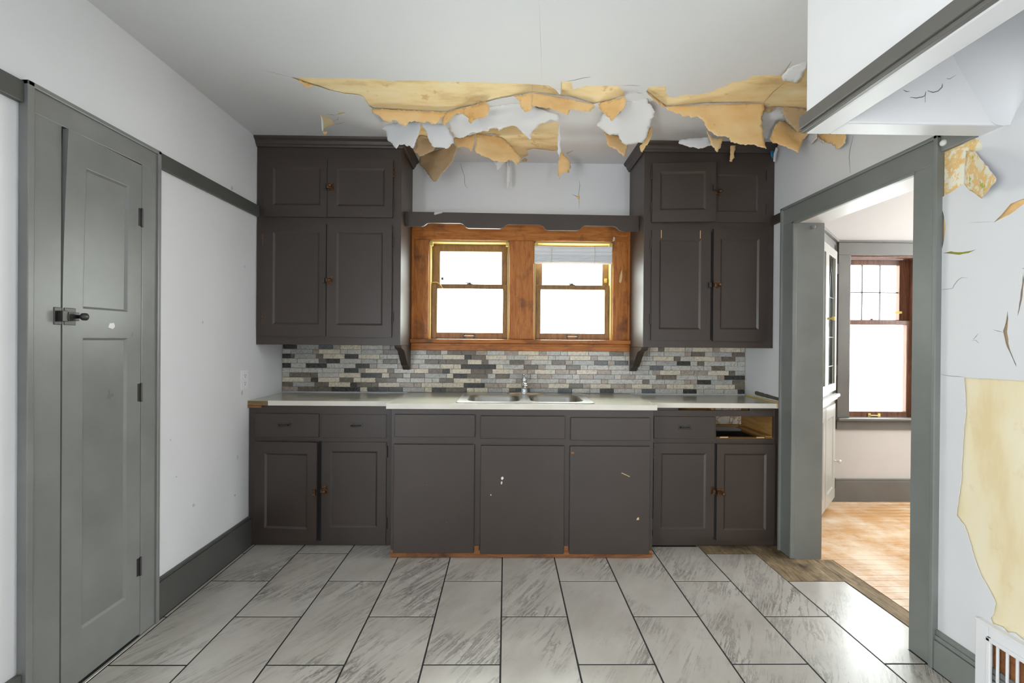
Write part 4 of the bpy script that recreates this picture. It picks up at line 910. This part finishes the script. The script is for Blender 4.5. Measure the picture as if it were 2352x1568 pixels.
for q in bowls:
    mb = MB(); rings = [rrect(*q, .075, zt)]
    for ins, dz, r_ in ((.004, .004, .074), (.010, .02, .072), (.018, .10, .07), (.03, .15, .065), (.06, .165, .05)): rings.append(rrect(q[0]+ins, q[1]-ins, q[2]+ins, q[3]-ins, r_, zt-dz))
    mb.loft(rings, cap=False); mb.add(rings[-1], [tuple(range(len(rings[-1])))])
    bo = mb.build('bowl', 'bowl_steel', sk, smooth=True)
    MB().lathe(((q[0]+q[1])/2, (q[2]+q[3])/2, zt-.166), [(.042, 0), (.042, .004), (.03, .002), (.012, .003)], 16).build('drain', 'chrome', bo)
ft = empty('faucet', (.13, 3.10, zt), 'single-lever chrome kitchen faucet on the sink deck', 'faucet')
mb = MB(); rings = []
for i in range(17):
    t_ = i/16*2-1; w_ = .03*max(.12, (1-abs(t_)**2.5))**.5; x = .134+.124*t_; h_ = .012*(1-.55*t_*t_)
    rings.append([Vector((x, 3.10+w_*math.cos(a), zt+max(0, h_*math.sin(a)))) for a in [math.pi*k_/8 for k_ in range(9)]]+[Vector((x, 3.10-w_, zt)), Vector((x, 3.10+w_, zt))])
mb.loft(rings); mb.build('deck_plate', 'chrome', ft, smooth=True)
MB().lathe((.128, 3.10, zt), [(.026, .008), (.024, .02), (.021, .03), (.021, .075), (.022, .085)], 16).build('body', 'chrome', ft, smooth=True)
MB().tube([(.128, 3.09, zt+.045), (.128, 3.05, zt+.062), (.128, 2.99, zt+.078), (.128, 2.93, zt+.082), (.128, 2.905, zt+.072)], [.016, .0145, .013, .0125, .012], 10).build('spout', 'chrome', ft, smooth=True)
MB().lathe((.128, 3.10, zt+.085), [(.022, 0), (.022, .012), (.017, .026), (.012, .034)], 14).build('handle_cap', 'chrome', ft, smooth=True)
MB().tube([(.127, 3.105, zt+.112), (.124, 3.085, zt+.128), (.122, 3.05, zt+.140)], [.008, .007, .009], 8).build('lever', 'chrome', ft, smooth=True)

# ------------------------------------------------------------------ mosaic backsplash, tile by tile
bs = empty('backsplash', (.07, YW-.012, .905), 'mosaic backsplash of mixed grey, cream and dark stone strips', 'backsplash')
CR = {1: (640, 10.691), 2: (840, 10.691), 3: (1040, 10.691), 4: (1240, 10.691), 5: (1440, 8.110)}
ROWS = [
 "1:60 W105 D445 G985 B1325 t1510 C2030 2: W415 t600 B790 | 5:420 C580 T690 C1080 W1215 C1590 t1725 C2115 W2190 t2245",
 "1:60 W305 G835 t985 C1515 W1690 W2030 2: G430 T800 | 2:1100 G1495 T1840 W2010 3: T222 T565 t840 W1270 t1600 C2120 t2290 4: W505 W680 C1190 W1710 T2045 t2215 | 5:370 t415 W685 W1075 t1190 T1445 W1590 G1955 T2215 C2245",
 "1:55 D295 T385 G920 T1090 C1620 D1955 2: C345 W520 W830 | 2:1100 W1540 W1890 3: C288 D455 T805 C1325 W1500 W1835 C2340 4: W380 W730 C1245 t1415 W1755 W2100 C2200 | 5:260 W480 C870 T990 W1245 C1635 t1760 T2015 G2250",
 "1:60 C130 W460 W990 T1165 D1505 W2040 2: G280 W430 T775 W880 | 2:1100 W1450 T1790 T1970 3: T365 C710 T870 W1395 T1745 t1920 4: W290 T620 t795 G1340 B1660 t1840 B2170 C2200 | 5:230 t275 W545 G930 D1180 W1310 T1435 W1815 W2060 W2235",
 "1:55 D300 W670 D1180 W1370 W1890 D2230 2: t275 W790 t900 | 2:1090 t1310 W1830 C2165 C2340 3: C200 D715 D1060 C1240 W1745 T2090 t2290 4: t140 W645 T990 W1170 W1690 W2200 | 5:200 G425 B675 W820 W1190 W1430 W1575 T1825 W2235",
 "1:55 W580 W1080 W1610 D1955 t2130 2: C540 T700 W1190 C1545 T1895 D2065 3: C450 T795 T970 C1490 t1830 t2015 4: C380 t720 t895 C1405 t1750 W2200 5: W100 G410 W480 t610 C1000 t1250 t1505 C1895 T2010 G2240",
 "1:60 W270 T785 T960 W1480 C2020 2: D395 C580 T920 W1105 T1450 G1985 C2150 3: D350 T860 W1050 T1390 G1910 W2080 4: t290 G800 W980 t1310 G1835 W1990 t2340 5: W545 T670 T920 W1310 W1690 t1815 D2065 D2245",
 "1:60 C625 t800 D970 C1500 T1840 C2030 2: C245 T755 W1100 W1450 W1640 W1815 T2155 3: D22 C545 C705 G1055 W1570 t1820 W2095 4: W470 t640 W985 W1510 t1670 5: W290 T415 W700 W1070 t1190 t1310 D1565 G1965 T2210 C2240",
 "1:50 T350 G890 T1230 C1765 D1925 T2280 2: T140 T315 C840 t1190 t1370 C1890 3: C275 D785 t1130 t1310 C1830 t2160 4: t205 C720 T1055 t1240 C1750 t2085 5: t90 C475 t735 C865 C1250 W1640 C2015 T2230",
 "1:90 t480 T970 T1310 D1480 D2005 2: C45 D570 D910 G1450 C1630 D1970 3: T345 C525 C865 G1210 W1390 T1560 B1890 4: G455 B790 W1230 W1480 D1815 5: W145 W280 B530 W930 W1050 D1300 W1430 W1805 W2065 D2240"]
gz0, gz1 = .9055, 1.2385; ph = (gz1-gz0)/10
boxo('grout_bed', 'grout_pale', bs, XL+.003, -.676, YW-.006, YW-.0005, gz0, gz1); boxo('grout_bed', 'grout_pale', bs, -.676, .885, YW-.006, YW-.0005, gz0, 1.203); boxo('grout_bed', 'grout_pale', bs, .885, XR-.002, YW-.006, YW-.0005, gz0, gz1)
tiles = []
for r_, row in enumerate(ROWS):
    zc = gz1-(r_+.5)*ph; z0, z1 = zc-ph/2+.0013, zc+ph/2-.0013
    if r_ == 0: pass
    prev = None; cr_ = 1
    for tok in row.replace('|', ' | ').split():
        if tok == '|': prev = None; continue
        if ':' in tok:
            a, b = tok.split(':'); cr_ = int(a)
            if b: prev = onY(YW-.01, CR[cr_][0]+float(b)/CR[cr_][1], 850).x
            continue
        x = onY(YW-.01, CR[cr_][0]+float(tok[1:])/CR[cr_][1], 850).x
        if prev is not None and x-prev > .006: tiles.append((x-prev, prev+.0012, x-.0012, z0, z1, tok[0]))
        prev = x
random.seed(9)
tiles.sort(key=lambda t_: -t_[0]); rest = {}
cache = {}
for n, (L, x0, x1, z0, z1, c_) in enumerate(tiles):
    x0 = max(x0, XL+.004); x1 = min(x1, XR-.003)
    if z1 > 1.203 and x1 > -.676 and x0 < .885: z1 = 1.202
    dy = random.uniform(-.0012, .0008)
    if n < 300: boxo('mosaic_tile', 'stone_'+c_, bs, x0, x1, YW-.0125+dy, YW-.006, z0, z1, .0009, seg=1)
    else: rest.setdefault(c_, []).append((x0, x1, YW-.0125+dy, YW-.006, z0, z1))
if rest:
    mb = MB(); ms = list(rest)
    for i, c_ in enumerate(ms):
        mb.mi = i
        for q in rest[c_]: mb.box(*q)
    mb.build('small_mosaic_tiles', ['stone_'+c_ for c_ in ms], bs, kind='stuff')

# ------------------------------------------------------------------ outlet and wall register
ol = empty('wall_outlet', (XL, 2.73, 1.03), 'white duplex outlet on the left wall above the worktop', 'outlet')
MB(LW).box(2.695, 2.768, -.005, 0, .972, 1.088).build('cover_plate', 'white_plastic', ol, .002)
for z in (1.052, 1.006):
    f_ = MB(LW).lathe((2.7315, -.005, z), [(.017, 0), (.017, -.002), (.015, -.003)], 14, 'y').build('socket', 'white_plastic', ol)
    MB(LW).box(2.7235, 2.7255, -.0086, -.008, z-.001, z+.009).box(2.7365, 2.7385, -.0086, -.008, z-.001, z+.008).lathe((2.7315, -.0078, z-.008), [(.003, 0), (.003, -.0007)], 8, 'y').build('slots', 'black_void', f_)
MB(LW).lathe((2.7315, -.005, 1.029), [(.003, 0), (.002, -.0012)], 8, 'y').build('screw', 'steel', ol)
rg = empty('wall_register', (XR, 1.37, 0), 'white metal register with vertical bars low on the right wall', 'register')
RW = lambda v: (XR-.008+v[1], v[0], v[2])      # x along the wall, -y out into the room
boxo('frame', 'white_plastic', rg, 1.535, 1.578, -.022, 0, .002, .297, .003, RW); boxo('frame', 'white_plastic', rg, 1.14, 1.19, -.022, 0, .002, .297, .003, RW)
boxo('frame', 'white_plastic', rg, 1.19, 1.535, -.022, 0, .255, .297, .003, RW); boxo('frame', 'white_plastic', rg, 1.19, 1.535, -.022, 0, .002, .045, .003, RW)
MB(RW).prism([(1.14, -.022), (1.578, -.022), (1.572, 0), (1.146, 0)], 'z', .297, .303).build('top_edge', 'white_plastic', rg)
boxo('inner_frame', 'white_plastic', rg, 1.522, 1.537, -.030, -.018, .04, .262, .003, RW); boxo('inner_frame', 'white_plastic', rg, 1.19, 1.537, -.030, -.018, .248, .262, .003, RW)
boxo('duct_back', 'toe_wood', rg, 1.19, 1.535, -.0025, -.0005, .045, .255, 0, RW)
for i in range(11):
    y_ = 1.505-i*.0295; MB(RW).tube([(y_, -.020, .045), (y_, -.020, .255)], .0045, 8).build('bar', 'white_plastic', rg)
